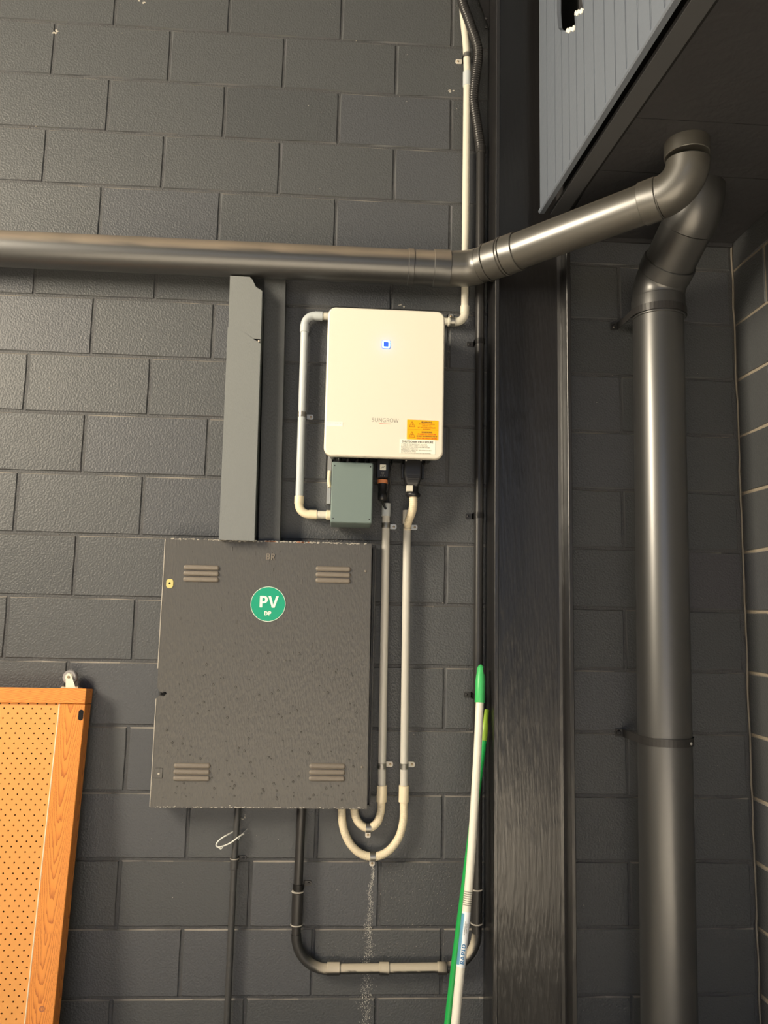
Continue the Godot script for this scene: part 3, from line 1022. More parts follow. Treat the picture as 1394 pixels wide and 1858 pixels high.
func inverter() -> void:
	var o := thing("solar_inverter", "cream wall-mounted solar inverter with a glowing blue square light", "inverter", Vector3(0.975, 2.045, 0.1))
	var c := Vector3(0.9745, 2.2845, 0)
	var st := begin()
	rbox(st, c, 0.371, 0.478, 0.026, [[0.170, 0.006], [0.173, 0.001], [0.190, 0.0], [0.196, 0.0008], [0.199, 0.0025], [0.2, 0.006]], 8, true)
	part("front_cover", st, M["cream"], o)
	st = begin()
	rbox(st, Vector3(c.x, c.y + 0.004, 0), 0.335, 0.446, 0.012, [[0.018, 0.0], [0.171, 0.0]], 3)
	for k in 9:                                  # cooling fins behind the cover
		box(st, Vector3(0.83 + k * 0.036, 2.28, 0.05), Vector3(0.004, 0.450, 0.06))
	part("heat_sink", st, M["black"], o)
	st = begin()
	box(st, Vector3(0.9745, 2.285, 0.010), Vector3(0.30, 0.40, 0.019))
	box(st, Vector3(0.806, 2.0, 0.012), Vector3(0.014, 0.16, 0.018))
	part("wall_bracket", st, M["zinc"], o)
	# the status light
	var l := Vector3(0.974, 2.4065, 0.2)
	st = begin()
	rbox(st, l, 0.0285, 0.0285, 0.007, [[-0.001, 0.0], [0.001, 0.0], [0.0016, 0.0006]], 5)
	var led := part("status_light", st, M["led_blue"], o, "glowing blue square status light")
	st = begin()
	var ring := []
	var po := rrect(0.0262, 0.0262, 0.006, 5)
	var pin := rrect(0.0150, 0.0150, 0.002, 5)
	for i in po.size():
		var j := (i + 1) % po.size()
		if po[i].x > 0.012 and absf(po[i].y - 0.0) < 0.009 and po[j].y > 0.0 and po[i].y < 0.0:
			for s in [[po[i].y, 0.0015], [0.0032, po[j].y]]:
				quad(st, l + Vector3(pin[i].x, s[0] * 0.7, 0.002), l + Vector3(po[i].x, s[0], 0.002), l + Vector3(po[i].x, s[1], 0.002), l + Vector3(pin[i].x, s[1], 0.002))
			continue
		quad(st, l + Vector3(pin[i].x, pin[i].y, 0.002), l + Vector3(po[i].x, po[i].y, 0.002), l + Vector3(po[j].x, po[j].y, 0.002), l + Vector3(pin[j].x, pin[j].y, 0.002))
		quad(st, l + Vector3(po[i].x, po[i].y, 0.001), l + Vector3(po[j].x, po[j].y, 0.001), l + Vector3(po[j].x, po[j].y, 0.002), l + Vector3(po[i].x, po[i].y, 0.002))
	part("light_ring", st, M["led_white"], led)
	var om := OmniLight3D.new()
	om.light_color = rgb8(70, 100, 255)
	om.light_energy = 0.00035
	om.light_size = 0.012
	om.omni_range = 8.0
	om.shadow_enabled = true
	om.position = l + Vector3(0, 0, 0.012) - o.position
	place(om, "status_glow", o)
	# lettering and stickers
	words("SUNGROW", 0.0118, Vector3(0.976, 2.1625, 0.1999), M["faint"], o, "logo_lettering", false, 1.06, -0.004)
	st = begin()
	box(st, Vector3(0.977, 2.1515, 0.2), Vector3(0.036, 0.0011, 0.0008))
	part("logo_underline", st, M["red"], o)
	st = begin()
	rbox(st, Vector3(1.094, 2.1365, 0.2), 0.0985, 0.0625, 0.001, [[-0.001, 0.0], [0.0006, 0.0]], 1)
	var y := part("warning_sticker", st, M["yellow"], o, "yellow warning sticker with two triangles")
	st = begin()
	box(st, Vector3(1.094, 2.1365, 0.2006), Vector3(0.097, 0.0007, 0.0004))
	for t in [2.152, 2.120]:
		for e in [[Vector2(-0.0095, -0.0075), Vector2(0.0095, -0.0075)], [Vector2(0.0095, -0.0075), Vector2(0, 0.0095)], [Vector2(0, 0.0095), Vector2(-0.0095, -0.0075)]]:
			var a: Vector2 = e[0]
			var b: Vector2 = e[1]
			var nn := (b - a).normalized().orthogonal() * 0.0008
			prism(st, PackedVector2Array([Vector2(1.0605, t) + a - nn, Vector2(1.0605, t) + b - nn, Vector2(1.0605, t) + b + nn, Vector2(1.0605, t) + a + nn]), 0.2006, 0.2009)
		prism(st, PackedVector2Array([Vector2(1.0615, t + 0.0045), Vector2(1.0590, t), Vector2(1.0602, t - 0.0002), Vector2(1.0598, t - 0.0055), Vector2(1.0625, t + 0.0008), Vector2(1.0608, t + 0.001)]), 0.2006, 0.2009)
	part("warning_triangles", st, M["amber_ink"], y)
	var yy := 2.1605
	for s in [["WARNING", 0.0050, "ink"], ["MULTIPLE D.C. SOURCES", 0.0038, "amber_ink"], ["TURN OFF ALL", 0.0037, "amber_ink"], ["D.C. ISOLATORS TO ISOLATE", 0.0037, "amber_ink"], ["EQUIPMENT", 0.0037, "amber_ink"]]:
		words(s[0], s[1], Vector3(1.106, yy, 0.2007), M[s[2]], y, "lettering", true, 1.0 if s[1] > 0.0045 else 0.82)
		yy -= 0.0056
	yy = 2.1290
	for s in [["WARNING", 0.0050, "ink"], ["PV ARRAY D.C. ISOLATORS", 0.0042, "red"], ["DO NOT DE-ENERGISE THE PV", 0.0042, "ink"], ["ARRAY AND ARRAY CABLING", 0.0042, "red"]]:
		words(s[0], s[1], Vector3(1.107, yy, 0.2007), M[s[2]], y, "lettering", true, 1.0 if s[1] > 0.0045 else 0.80)
		yy -= 0.0064
	st = begin()
	rbox(st, Vector3(1.0785, 2.0825, 0.2), 0.111, 0.045, 0.001, [[-0.001, 0.0], [0.0008, 0.0]], 1)
	var wl := part("procedure_sticker", st, M["paper"], o, "white sticker headed SHUTDOWN PROCEDURE")
	words("SHUTDOWN PROCEDURE", 0.0062, Vector3(1.079, 2.0975, 0.2009), M["ink"], wl, "lettering", true, 0.96)
	yy = 2.0895
	for s in ["1. TURN OFF THE INVERTER A.C. ISOLATOR", "2. TURN OFF THE P.V. ARRAY D.C. ISOLATOR", "WARNING: DO NOT OPEN PLUG AND SOCKET", "CONNECTORS UNDER LOAD", "WARNING: P.V. ARRAY D.C. ISOLATORS DO NOT", "DE-ENERGISE THE ARRAY", "SEE THE OPERATING MANUAL BEFORE WORKING"]:
		words(s, 0.0031, Vector3(1.027, yy, 0.2009), M["faint"], wl, "lettering", s.begins_with("W"), 0.98, 0.0, true)
		yy -= 0.0046
	st = begin()
	rbox(st, Vector3(0.8205, 2.1455, 0.2), 0.050, 0.0145, 0.001, [[-0.001, 0.0], [0.0008, 0.0]], 1)
	var sl := part("name_sticker", st, M["paper"], o, "small white sticker at the left edge")
	st = begin()
	for k in 8:
		box(st, Vector3(0.802 + k * 0.0052, 2.1485, 0.2009), Vector3(0.0034 if k % 3 else 0.0016, 0.0014, 0.0004))
	part("print_marks", st, M["faint"], sl)
	# four plug connectors down to the isolator box
	for x in [0.838, 0.868, 0.898, 0.926]:
		st = begin()
		tube(st, [Vector3(x, 2.062, 0.075), Vector3(x, 2.052, 0.075), Vector3(x, 2.05, 0.075), Vector3(x, 2.03, 0.075)], [0.008, 0.008, 0.0062, 0.0062], 14)
		var pc := part("plug_connector", st, M["black"], o)
		pipe_part("contact_ring", Vector3(x, 2.046, 0.075), Vector3(x, 2.040, 0.075), 0.0070, M["zinc"], pc, 14)
	# ---- the green-grey isolator box
	o = thing("isolator_box", "grey-green isolator enclosure hanging under the inverter's left end", "electrical box", Vector3(0.8795, 1.845, 0.09))
	c = Vector3(0.8800, 1.9395, 0)
	st = begin()
	rbox(st, c, 0.129, 0.191, 0.004, [[0.020, 0.004], [0.022, 0.0], [0.157, 0.0], [0.16, 0.003]], 2)
	part("cover", st, M["green_box"], o)
	st = begin()
	rbox(st, c, 0.118, 0.178, 0.003, [[0.001, 0.0], [0.021, 0.0]], 1)
	part("back_plate", st, M["grey_paint"], o)
	for sx in [-1, 1]:
		for sy in [-1, 1]:
			bolt(o, c + Vector3(sx * 0.056, sy * 0.083, 0.16), 0.0022, M["black"])
	st = begin()
	tube(st, [Vector3(0.806, 2.03, 0.02), Vector3(0.8045, 2.0, 0.024), Vector3(0.8085, 1.975, 0.03)], 0.006, 10)
	part("earth_lug", st, M["fitting"], o)
	# ---- the monitoring dongle
	o = thing("monitoring_dongle", "small black plug-in dongle with white label under the inverter's middle", "dongle", Vector3(0.977, 1.95, 0.1))
	st = begin()
	rbox(st, Vector3(0.9775, 2.0285, 0.1), 0.040, 0.064, 0.006, [[-0.014, 0.003], [-0.011, 0.0], [0.011, 0.0], [0.014, 0.003]], 4)
	part("body", st, M["black"], o)
	st = begin()
	rbox(st, Vector3(0.9775, 2.0305, 0.114), 0.0195, 0.0185, 0.001, [[-0.001, 0.0], [0.0005, 0.0]], 1)
	var lab := part("label", st, M["paper"], o, "square white label")
	st = begin()
	T = Transform3D(Basis(), Vector3(0.9775, 2.030, 0.1146))
	prism(st, PackedVector2Array([Vector2(-0.007, -0.003), Vector2(-0.006, -0.004), Vector2(-0.001, 0.001), Vector2(0.001, -0.001), Vector2(0.006, 0.004), Vector2(0.005, 0.005), Vector2(0.001, 0.001), Vector2(-0.001, 0.003)]), 0, 0.0004)
	part("label_mark", st, M["faint"], lab)
	T = Transform3D()
	st = begin()
	rbox_ring(st, Vector3(0.9775, 2.012, 0.1140), 0.0042, 0.0032, 0.0004, 16)
	for k in 3:
		box(st, Vector3(0.9715 + k * 0.006, 2.003, 0.1142), Vector3(0.0022, 0.0022, 0.0004))
	part("indicator_marks", st, M["faint"], o)
	pipe_part("sealing_ring", Vector3(0.978, 1.992, 0.1), Vector3(0.978, 1.980, 0.1), 0.0165, M["orange"], o)
	st = begin()
	tube(st, [Vector3(0.978, 1.981, 0.1), Vector3(0.978, 1.952, 0.1), Vector3(0.978, 1.951, 0.1), Vector3(0.978, 1.928, 0.1), Vector3(0.978, 1.925, 0.1)], [0.0145, 0.0125, 0.0142, 0.0142, 0.011], 20)
	part("gland", st, M["black"], o)
	st = begin()
	tube(st, spline([Vector3(0.999, 2.052, 0.085), Vector3(1.004, 2.01, 0.08), Vector3(1.003, 1.97, 0.06), Vector3(0.992, 1.94, 0.04)], 6), 0.0025, 8)
	part("cable", st, M["black"], o)
	st = begin()
	tube(st, spline([Vector3(0.978, 1.93, 0.1), Vector3(0.985, 1.915, 0.07), Vector3(0.996, 1.905, 0.035)], 6), 0.004, 8)
	part("cable", st, M["black"], o)
	# ---- the mains plug
	o = thing("mains_connector", "large black mains plug with cream corrugated tail under the inverter's right end", "connector", Vector3(1.073, 1.94, 0.1))
	st = begin()
	var loops := []
	for k in [[2.06, 0.029, 0.024], [2.012, 0.029, 0.024], [2.0, 0.027, 0.023], [1.984, 0.023, 0.02], [1.974, 0.018, 0.017]]:
		var q := PackedVector3Array()
		for v in rrect(k[1] * 2, k[2] * 2, 0.007, 3):
			q.append(Vector3(1.074 + v.x, k[0], 0.095 - v.y))
		q.reverse()
		loops.append(q)
	loft(st, loops)
	part("shell", st, M["black"], o)
	st = begin()
	for k in 3:
		box(st, Vector3(1.074, 2.005 - k * 0.006, 0.1195), Vector3(0.036, 0.0014, 0.001))
	for s in [-1, 1]:
		box(st, Vector3(1.074 + s * 0.033, 2.022, 0.095), Vector3(0.007, 0.045, 0.02))
	part("latch", st, M["black"], o)
	st = begin()
	rbox(st, Vector3(1.0645, 1.9655, 0.107), 0.021, 0.0195, 0.002, [[-0.01, 0.0], [0.009, 0.0], [0.0105, 0.0015]], 2)
	part("locking_tab", st, M["white_pvc"], o)
	for s in [[1.0505, 2.0545], [1.0985, 2.0560]]:
		bolt(o, Vector3(s[0], s[1], 0.121), 0.003, M["zinc"])
	st = begin()
	tube(st, [Vector3(1.0775, 1.978, 0.097), Vector3(1.0775, 1.955, 0.097), Vector3(1.0775, 1.953, 0.097), Vector3(1.0765, 1.944, 0.096), Vector3(1.0765, 1.94, 0.096)], [0.016, 0.017, 0.0235, 0.0235, 0.019], 16)
	part("gland_nut", st, M["black"], o)
	st = begin()
	corrugated(st, spline([Vector3(1.0775, 1.943, 0.096), Vector3(1.079, 1.92, 0.09), Vector3(1.077, 1.895, 0.07), Vector3(1.068, 1.866, 0.04), Vector3(1.0655, 1.84, 0.031)], 6), 0.0135, 0.006, 0.0018)
	part("corrugated_tail", st, M["fitting"], o)

func conduits() -> void:
	# ---- white conduit: from the roof, behind the inverter's top, round to the isolator box
	var o := thing("white_conduit", "white conduit dropping from above, passing behind the inverter and looping to the isolator box", "conduit", Vector3(1.24, 2.56, 0.03))
	var z := 0.031
	var r := 0.0127
	var A := [Vector3(1.2505, 3.48, z), Vector3(1.2495, 2.5565, z), Vector3(0.708, 2.5565, z), Vector3(0.7105, 1.8825, z), Vector3(0.822, 1.8825, z)]
	var st := begin()
	tube(st, spline([Vector3(1.222, 4.2, 0.034), Vector3(1.226, 3.9, 0.032), Vector3(1.234, 3.72, z), Vector3(1.246, 3.59, z), Vector3(1.2505, 3.50, z), A[0]], 6), r, 20)
	part("bent_pipe", st, M["white_pvc"], o)
	collar("coupling", Vector3(1.2505, 3.455, z), Vector3.UP, 0.055, r + 0.0022, M["pale_pvc"], o)
	pipe_part("pipe", A[0], A[1] + Vector3(0, 0.04, 0), r, M["white_pvc"], o)
	pipe_part("pipe", A[1] + Vector3(-0.04, 0, 0), A[2] + Vector3(0.04, 0, 0), r, M["white_pvc"], o)
	pipe_part("pipe", A[2] + Vector3(0, -0.04, 0), A[3] + Vector3(0, 0.04, 0), r, M["pale_pvc"], o)
	pipe_part("pipe", A[3] + Vector3(0.04, 0, 0), A[4], r, M["white_pvc"], o)
	elbow(A[0], A[1], A[2], 0.032, r, 0.026, M["white_pvc"], o)
	elbow(A[1], A[2], A[3], 0.034, r, 0.026, M["pale_pvc"], o)
	elbow(A[2], A[3], A[4], 0.034, r, 0.026, M["fitting"], o)
	collar("coupling", Vector3(0.808, 1.8825, z), Vector3.RIGHT, 0.016, r + 0.0032, M["fitting"], o)
	saddle(o, Vector3(1.2500, 3.545, z), r, Vector3.UP, Vector3.LEFT, M["zinc"], M["tab"])
	saddle(o, Vector3(0.7095, 2.2145, z), r, Vector3.UP, Vector3.RIGHT, M["zinc"], M["zinc"])
	saddle(o, Vector3(1.207, 2.5565, z), r + 0.002, Vector3.RIGHT, Vector3.UP, M["zinc"], M["zinc"])
	# ---- the two grey drops beside the meter box
	for k in 2:
		var x: float = [0.9955, 1.0650][k]
		var x2: float = [1.0005, 1.0705][k]
		o = thing("grey_conduit", ["grey conduit below the dongle, nearer the meter box, with a small corrugated bend", "grey conduit below the mains plug, farther from the meter box, with the larger corrugated loop"][k], "conduit", Vector3(x, 1.0, 0.03), "twin conduits beside the meter box")
		pipe_part("pipe", Vector3(x, [1.924, 1.90][k], z), Vector3(x2, 1.0, z), r, M["grey_pvc"], o)
		pipe_part("coupling", Vector3(x, [1.926, 1.905][k], z), Vector3(x, [1.884, 1.86][k], z), r + 0.0022, M["pale_pvc"] if k == 0 else M["grey_pvc"], o)
		pipe_part("coupling", Vector3(x2, 1.034, z), Vector3(x2, 0.984, z), r + 0.0035, M["fitting"], o)
		st = begin()
		if k == 0:
			corrugated(st, spline([Vector3(1.0005, 0.99, z), Vector3(0.999, 0.955, z), Vector3(0.988, 0.922, z), Vector3(0.962, 0.905, z), Vector3(0.934, 0.918, z), Vector3(0.918, 0.948, z), Vector3(0.916, 0.985, z)], 8), r)
		else:
			corrugated(st, spline([Vector3(1.0705, 0.99, z), Vector3(1.0705, 0.93, z), Vector3(1.056, 0.876, z), Vector3(1.022, 0.835, z), Vector3(0.978, 0.820, z), Vector3(0.934, 0.832, z), Vector3(0.900, 0.867, z), Vector3(0.881, 0.917, z), Vector3(0.876, 0.985, z)], 8), r)
		part("corrugated_bend", st, M["fitting"], o)
		saddle(o, Vector3(x + 0.0005, 1.853, z), r, Vector3.UP, Vector3.RIGHT, M["zinc"], M["zinc"])
		saddle(o, Vector3(x2 - 0.001, 1.0925, z), r, Vector3.UP, Vector3.RIGHT, M["zinc"], M["tab"])
		if k == 0:
			saddle(o, Vector3(0.962, 0.905, z), r, Vector3.RIGHT, Vector3.DOWN, M["zinc"], M["tab"])
		else:
			saddle(o, Vector3(0.977, 0.820, z), r, Vector3.RIGHT, Vector3.DOWN, M["zinc"], M["tab"])
	# ---- black conduit beside the column, turning under the wall boxes and up into the meter box
	o = thing("black_conduit", "black conduit hugging the column, turning low and rising into the meter box", "conduit", Vector3(1.30, 0.5, 0.03))
	var rb := 0.0155
	var zb := 0.031
	st = begin()
	corrugated(st, spline([Vector3(1.20, 4.2, 0.055), Vector3(1.212, 3.85, 0.06), Vector3(1.226, 3.74, 0.06), Vector3(1.252, 3.66, 0.058), Vector3(1.280, 3.585, 0.05), Vector3(1.288, 3.54, 0.042), Vector3(1.281, 3.47, 0.038), Vector3(1.274, 3.40, 0.036), Vector3(1.275, 3.36, 0.035), Vector3(1.289, 3.27, 0.033), Vector3(1.3005, 3.19, zb)], 8), 0.0175, 0.0085, 0.0032)
	part("corrugated_hose", st, M["black_pvc"], o)
	var worn := 4
	var B := [Vector3(1.301, 3.20, zb), Vector3(1.304, 0.497, zb), Vector3(0.748, 0.493, zb), Vector3(0.752, 0.98, zb)]
	var b1 := arc(B[0], B[1], B[2], 0.10, 12)
	var b2 := arc(B[1], B[2], B[3], 0.10, 12)
	pipe_part("pipe", B[0], b1[0], rb, M["black_pvc"], o)
	st = begin()
	tube(st, even(b1, 0.008), rb, 24, worn)
	part("bend", st, M["worn_pvc"], o, "bend with worn pale paint")
	st = begin()
	tube(st, even([b1[-1], b2[0]], 0.008), rb - 0.001, 24, worn)
	part("pipe", st, M["worn_pvc"], o, "level run with worn pale top")
	st = begin()
	tube(st, b2, rb, 24, worn)
	part("bend", st, M["worn_pvc"], o)
	pipe_part("pipe", b2[-1], B[3], rb - 0.0015, M["black_pvc"], o)
	for c in [[0.865, 0.04], [1.02, 0.03], [1.198, 0.03]]:
		collar("coupling", Vector3(c[0], 0.495, zb), Vector3.RIGHT, c[1], rb + 0.0025, M["worn_pvc"], o, worn, 24)
	collar("coupling", Vector3(0.7495, 0.665, zb), Vector3.UP, 0.10, rb + 0.0018, M["black_pvc"], o)
	collar("coupling", Vector3(1.303, 0.675, zb), Vector3.UP, 0.10, rb + 0.0018, M["black_pvc"], o)
	for c in [[0.749, 0.622], [0.749, 0.718], [1.303, 0.625], [1.303, 0.725]]:
		collar("rim", Vector3(c[0], c[1], zb), Vector3.UP, 0.004, rb + 0.0036, M["chip"], o)
	collar("coupling", Vector3(1.301, 3.19, zb), Vector3.UP, 0.03, rb + 0.002, M["black_pvc"], o)
	for y in [2.49, 1.895, 1.313]:
		saddle(o, Vector3(1.302, y, zb), rb, Vector3.UP, Vector3.LEFT, M["black_pvc"], M["black_pvc"], 0.018)
	saddle(o, Vector3(0.7505, 0.732, zb), rb, Vector3.UP, Vector3.RIGHT, M["black_pvc"], M["black_pvc"], 0.016)
	# ---- thin painted conduit from the meter box down to the floor
	o = thing("thin_conduit", "thin grey-painted conduit from the meter box's underside down to the floor", "conduit", Vector3(0.551, 0, 0.02))
	pipe_part("pipe", Vector3(0.5555, 0.985, 0.024), Vector3(0.5515, 0.80, 0.024), 0.0095, M["grey_paint"], o)
	pipe_part("pipe", Vector3(0.5515, 0.80, 0.024), Vector3(0.5505, 0.0, 0.024), 0.0102, M["grey_paint"], o)
	collar("coupling", Vector3(0.5515, 0.795, 0.024), Vector3.UP, 0.03, 0.0122, M["grey_paint"], o)
	collar("rim", Vector3(0.5515, 0.811, 0.024), Vector3.UP, 0.0035, 0.0135, M["chip"], o)
	saddle(o, Vector3(0.5515, 0.806, 0.024), 0.0102, Vector3.UP, Vector3.RIGHT, M["grey_paint"], M["grey_paint"], 0.015)
	o = thing("cable_tie", "white plastic cable tie looped round the thin conduit under the meter box", "cable tie", Vector3(0.53, 0.87, 0.04))
	st = begin()
	tube(st, spline([Vector3(0.576, 0.882, 0.018), Vector3(0.560, 0.876, 0.036), Vector3(0.540, 0.862, 0.040), Vector3(0.516, 0.853, 0.046), Vector3(0.501, 0.853, 0.05), Vector3(0.498, 0.861, 0.05), Vector3(0.508, 0.873, 0.046), Vector3(0.526, 0.883, 0.038), Vector3(0.546, 0.888, 0.012)], 6), 0.0021, 8)
	part("strap", st, M["white"], o)
	st = begin()
	tube(st, [Vector3(0.503, 0.852, 0.05), Vector3(0.512, 0.846, 0.05), Vector3(0.518, 0.851, 0.05)], 0.0017, 6)
	tube(st, [Vector3(0.562, 0.870, 0.038), Vector3(0.570, 0.882, 0.02), Vector3(0.585, 0.893, 0.004)], 0.0008, 6)
	part("tail", st, M["white"], o)

func pegboard() -> void:
	var o := thing("pegboard", "pine-framed orange-tan pegboard panel leaning against the wall at lower left", "pegboard", Vector3(-0.41, 0.0065, 0.209))
	o.rotation.x = deg_to_rad(-6.0)
	var L := 1.321
	var xr := 0.496                              # right edge in its own axes
	var xl := -0.52
	var st := begin()
	rbox(st, Vector3(0, 0, 0), 0.076, L - 0.046, 0.002, [[-0.055, 0.0], [-0.0015, 0.0], [0.0, 0.0015]], 1)
	for x in [xr - 0.038, xl + 0.038]:
		var s := MeshInstance3D.new()
		if x > 0:
			st.generate_normals()
		s.mesh = st.commit()
		s.material_override = M["wood0"]
		s.position = Vector3(x, (L - 0.046) / 2, 0)
		place(s, "stile", o)
		if x > 0:
			var k := begin()
			rbox(k, Vector3(0.028, 0.605, -0.0005), 0.015, 0.032, 0.007, [[-0.002, 0.0], [0.0012, 0.0], [0.0016, 0.003]], 4)
			part("knot", k, M["void"], s, "dark knot near the top edge", true)
			k = begin()
			for q in [[0.008, 0.0045], [0.0035, 0.0022]]:
				rbox_ring(k, Vector3(0.004, -0.192, -0.0004), q[0], q[1], 0.0006, 18)
			part("knot", k, M["rust"], s, "round ringed knot low down", true)
	st = begin()
	rbox(st, Vector3.ZERO, xr - xl, 0.045, 0.002, [[-0.060, 0.0], [0.0025, 0.0], [0.004, 0.0015]], 1)
	st.generate_normals()
	var rail := MeshInstance3D.new()
	rail.mesh = st.commit()
	rail.material_override = M["wood1"]
	rail.position = Vector3((xr + xl) / 2, L - 0.0225, 0)
	place(rail, "top_rail", o)
	# the perforated sheet: one staggered cell round each hole
	st = begin()
	var dx := 0.0277
	var dy := 0.0145
	var z := -0.006
	var x1 := xr - 0.072
	var y1 := L - 0.040
	var rows := int(y1 / dy)
	for iy in rows:
		var yb := y1 - (iy + 1) * dy
		for ix in 33:
			var xa := x1 - (ix + 1) * dx + (dx * 0.5 if iy % 2 else 0.0) - 0.004
			var cc := Vector2(xa + dx / 2, yb + dy / 2)
			if cc.x < xl + 0.06:
				continue
			var rim := []
			var hol := []
			for k in 8:
				var a := TAU * (k + 0.5) / 8
				hol.append(Vector3(cc.x + cos(a) * 0.0026, cc.y + sin(a) * 0.0026, z))
				var d := Vector2(cos(a), sin(a))
				var s := minf(dx / 2 / maxf(absf(d.x), 1e-4), dy / 2 / maxf(absf(d.y), 1e-4))
				rim.append(Vector3(cc.x + d.x * s, cc.y + d.y * s, z))
			var full := []
			var fh := []
			for k in 8:
				full.append(rim[k])
				fh.append(hol[k])
			for k in 8:
				var j := (k + 1) % 8
				quad(st, hol[k], rim[k], rim[j], hol[j])
				var e0: Vector3 = rim[k]
				var e1: Vector3 = rim[j]
				if absf(e0.x - e1.x) > 1e-5 and absf(e0.y - e1.y) > 1e-5:    # the cell's corner
					var cor := Vector3(cc.x + signf(e0.x + e1.x - 2 * cc.x) * dx / 2, cc.y + signf(e0.y + e1.y - 2 * cc.y) * dy / 2, z)
					tri(st, e0, cor, e1)
				quad(st, hol[j] - Vector3(0, 0, 0.004), hol[k] - Vector3(0, 0, 0.004), hol[k], hol[j])
	for iy in rows:                               # the half cells at the ends of the staggered rows
		if iy % 2 == 0:
			var yb := y1 - (iy + 1) * dy
			quad(st, Vector3(x1 - 0.004, yb, z), Vector3(x1 + dx * 0.5 - 0.004, yb, z), Vector3(x1 + dx * 0.5 - 0.004, yb + dy, z), Vector3(x1 - 0.004, yb + dy, z))
	part("perforated_sheet", st, M["peg"], o, "", true)
	st = begin()
	box(st, Vector3((xr + xl) / 2, L / 2 - 0.02, -0.034), Vector3(xr - xl - 0.1, L - 0.05, 0.004))
	part("gap_shade", st, M["void"], o, "", true)  # dark sheet standing for the shaded gap seen through the holes
	st = begin()
	box(st, Vector3(xr - 0.0775, (L - 0.046) / 2, -0.003), Vector3(0.004, L - 0.046, 0.006))
	part("beading", st, M["fitting"], o, "", true)
	# the castor on its top end
	var cx := 0.438
	st = begin()
	box(st, Vector3(cx + 0.004, L + 0.0015, -0.026), Vector3(0.052, 0.003, 0.046))
	var plate := part("castor_plate", st, M["fitting"], o, "", true)
	for s in [-1, 1]:
		st = begin()
		rbox(st, Vector3(cx + 0.004 + s * 0.021, L + 0.004, -0.010), 0.008, 0.005, 0.002, [[-0.004, 0.0], [0.004, 0.0]], 2)
		part("screw", st, M["screw"], plate, "", true)
	st = begin()
	T = Transform3D(Basis(), Vector3(cx, L, 0))
	for zz in [-0.043, -0.012]:
		prism(st, PackedVector2Array([Vector2(-0.010, 0.003), Vector2(0.020, 0.003), Vector2(0.004, 0.040), Vector2(-0.004, 0.046), Vector2(-0.012, 0.040), Vector2(-0.012, 0.034)]), zz, zz + 0.0025)
	box(st, Vector3(0.005, 0.005, -0.0265), Vector3(0.026, 0.005, 0.03))
	part("castor_fork", st, M["cream"], o, "cream castor fork", true)
	st = begin()
	var wc := Vector3(-0.004, 0.034, 0)
	tube(st, [wc + Vector3(0, 0, -0.038), wc + Vector3(0, 0, -0.035), wc + Vector3(0, 0, -0.020), wc + Vector3(0, 0, -0.017)], [0.0185, 0.0215, 0.0215, 0.0185], 28)
	var wheel := part("castor_wheel", st, M["wheel"], o, "grey castor wheel", true)
	st = begin()
	tube(st, [wc + Vector3(0, 0, -0.041), wc + Vector3(0, 0, -0.0145)], 0.012, 20)
	part("hub", st, M["cream"], wheel, "", true)
	st = begin()
	rbox(st, wc + Vector3(0, 0, -0.0095), 0.008, 0.008, 0.004, [[-0.002, 0.0], [0.002, 0.0], [0.003, 0.0015]], 4)
	part("axle_nut", st, M["screw"], wheel, "", true)
	T = Transform3D()

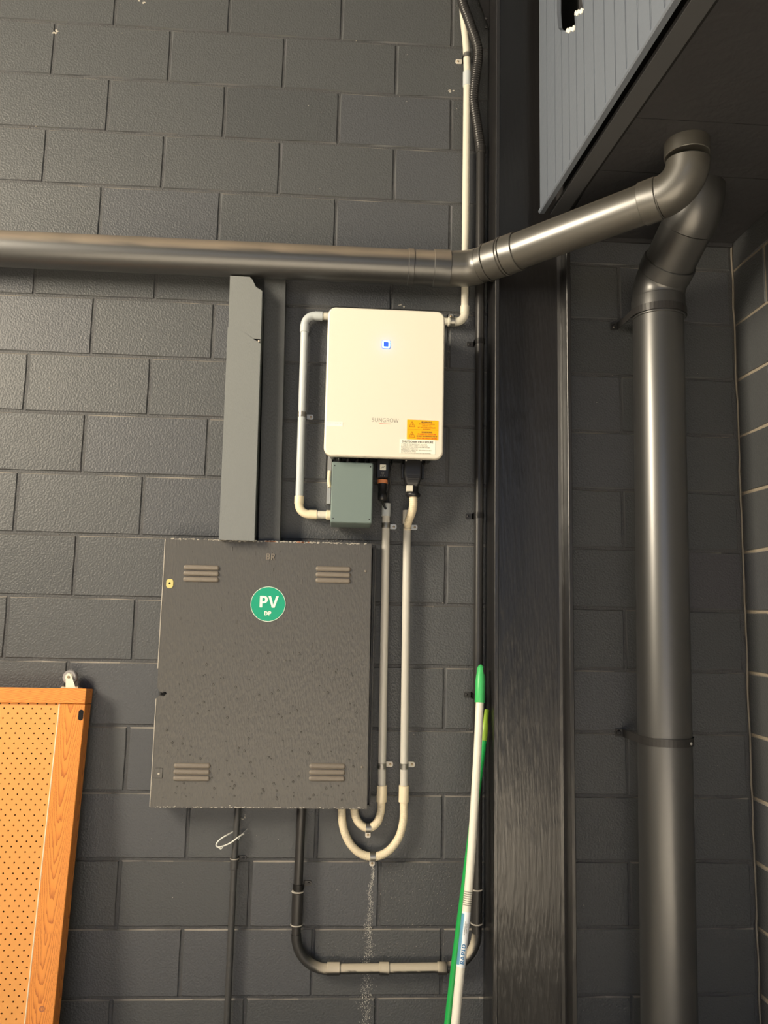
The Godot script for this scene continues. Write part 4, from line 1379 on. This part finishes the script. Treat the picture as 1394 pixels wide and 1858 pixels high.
func poles() -> void:
	# ---- the white pole in front
	var o := thing("broom_pole", "white painted pole with a green hanging cap leaning by the column", "pole", Vector3(1.15, 0, 0.38))
	var path := spline([Vector3(1.150, 0.0, 0.384), Vector3(1.197, 0.45, 0.294), Vector3(1.247, 0.82, 0.220), Vector3(1.277, 1.12, 0.160), Vector3(1.2925, 1.31, 0.122)], 8)
	var st := begin()
	tube(st, path, 0.0122, 20)
	var shaft := part("shaft", st, M["pole_white"], o)
	var d := Vector3(0.0115, 0.19, -0.038).normalized()
	var b := Vector3(1.2918, 1.302, 0.1235)
	st = begin()
	tube(st, [b, b + d * 0.002, b + d * 0.066, b + d * 0.07, b + d * 0.084, b + d * 0.088, b + d * 0.104, b + d * 0.112, b + d * 0.1165], [0.0145, 0.0155, 0.0150, 0.0148, 0.0135, 0.0125, 0.0115, 0.008, 0.002], 20)
	var cap := part("hanging_cap", st, M["green_cap"], o, "green hanging cap")
	st = begin()
	T = Transform3D(Basis(Vector3(0, 0, 1), -0.06), b + d * 0.097 + Vector3(0.0085, 0, 0.006))
	rbox(st, Vector3.ZERO, 0.0045, 0.021, 0.002, [[-0.006, 0.0], [0.0045, 0.0]], 3)
	T = Transform3D()
	part("hanging_slot", st, M["void"], cap)
	# its printed label, a sleeve round the shaft
	st = begin()
	tube(st, [along(path, 0.60), along(path, 0.665), along(path, 0.735)], 0.0126, 20)
	var lab := part("label_sleeve", st, M["label_white"], o, "white and blue printed label")
	st = begin()
	var p0: Vector3 = along(path, 0.605)
	var p1: Vector3 = along(path, 0.73)
	var ax := (p1 - p0).normalized()
	var side := ax.cross(Vector3(-0.15, 0, 1)).normalized()
	var fr := side.cross(ax).normalized()
	for k in 5:
		var a0 := PI * (0.98 - 0.07 * k)
		var a1 := PI * (0.98 - 0.07 * (k + 1))
		var e0 := (side * cos(a0) + fr * sin(a0)) * 0.0128
		var e1 := (side * cos(a1) + fr * sin(a1)) * 0.0128
		if fr.z < 0:
			e0 = (side * cos(a0) - fr * sin(a0)) * 0.0128
			e1 = (side * cos(a1) - fr * sin(a1)) * 0.0128
		quad(st, p0 + e0, p0 + e1, p1 + e1, p1 + e0)
		quad(st, p1 + e0, p1 + e1, p0 + e1, p0 + e0)
	part("blue_stripe", st, M["sky_label"], lab)
	for w in [["RAPID", 0.0105, 0.632, 0.0022, "blue_ink", 1.2], ["EXTENSION POLE", 0.0030, 0.695, 0.0000, "faint", 1.0], ["HEAVY DUTY", 0.0030, 0.695, 0.0045, "faint", 1.0]]:
		var q: Vector3 = along(path, w[2])
		var x: float = w[3]
		var t := words(w[0], w[1], Vector3.ZERO, M[w[4]], lab, "lettering", true)
		t.transform = Transform3D(Basis(ax * float(w[5]), -side, fr), q + side * x + fr * 0.0127)
	st = begin()
	for k in 7:
		var q: Vector3 = along(path, 0.752 + k * 0.0055)
		tube(st, [q - ax * 0.001, q + ax * 0.001], 0.0127, 16)
	part("barcode_bars", st, M["faint"], shaft)
	# ---- the green pole behind it
	o = thing("mop_pole", "bright green pole with a lime tip crossing behind the white pole", "pole", Vector3(1.13, 0, 0.27))
	var g0 := Vector3(1.130, 0.0, 0.268)
	var g1 := Vector3(1.308, 1.185, 0.100)
	var gd := (g1 - g0).normalized()
	st = begin()
	tube(st, [g0, g0.lerp(g1, 0.5) + Vector3(-0.004, 0, 0), g1], 0.0108, 20)
	var gs := part("shaft", st, M["green"], o)
	st = begin()
	tube(st, [g1, g1 + gd * 0.002, g1 + gd * 0.05, g1 + gd * 0.055, g1 + gd * 0.093, g1 + gd * 0.095], [0.0105, 0.0116, 0.0105, 0.008, 0.0075, 0.004], 16)
	part("tip", st, M["lime"], o, "lime green tip")
	var gp := g0.lerp(g1, 0.735)
	st = begin()
	for k in 20:
		var q := g0.lerp(g1, 0.67 + 0.009 * k)
		var l := 0.004 if k % 4 else 0.0015
		T = Transform3D(Basis(Vector3(0, 0, 1), -atan2(gd.x, gd.y)), q + Vector3(-0.002, 0, 0.0104))
		box(st, Vector3.ZERO, Vector3(0.0035, l, 0.0014))
	T = Transform3D()
	part("print_marks", st, M["pale_pvc"], gs)
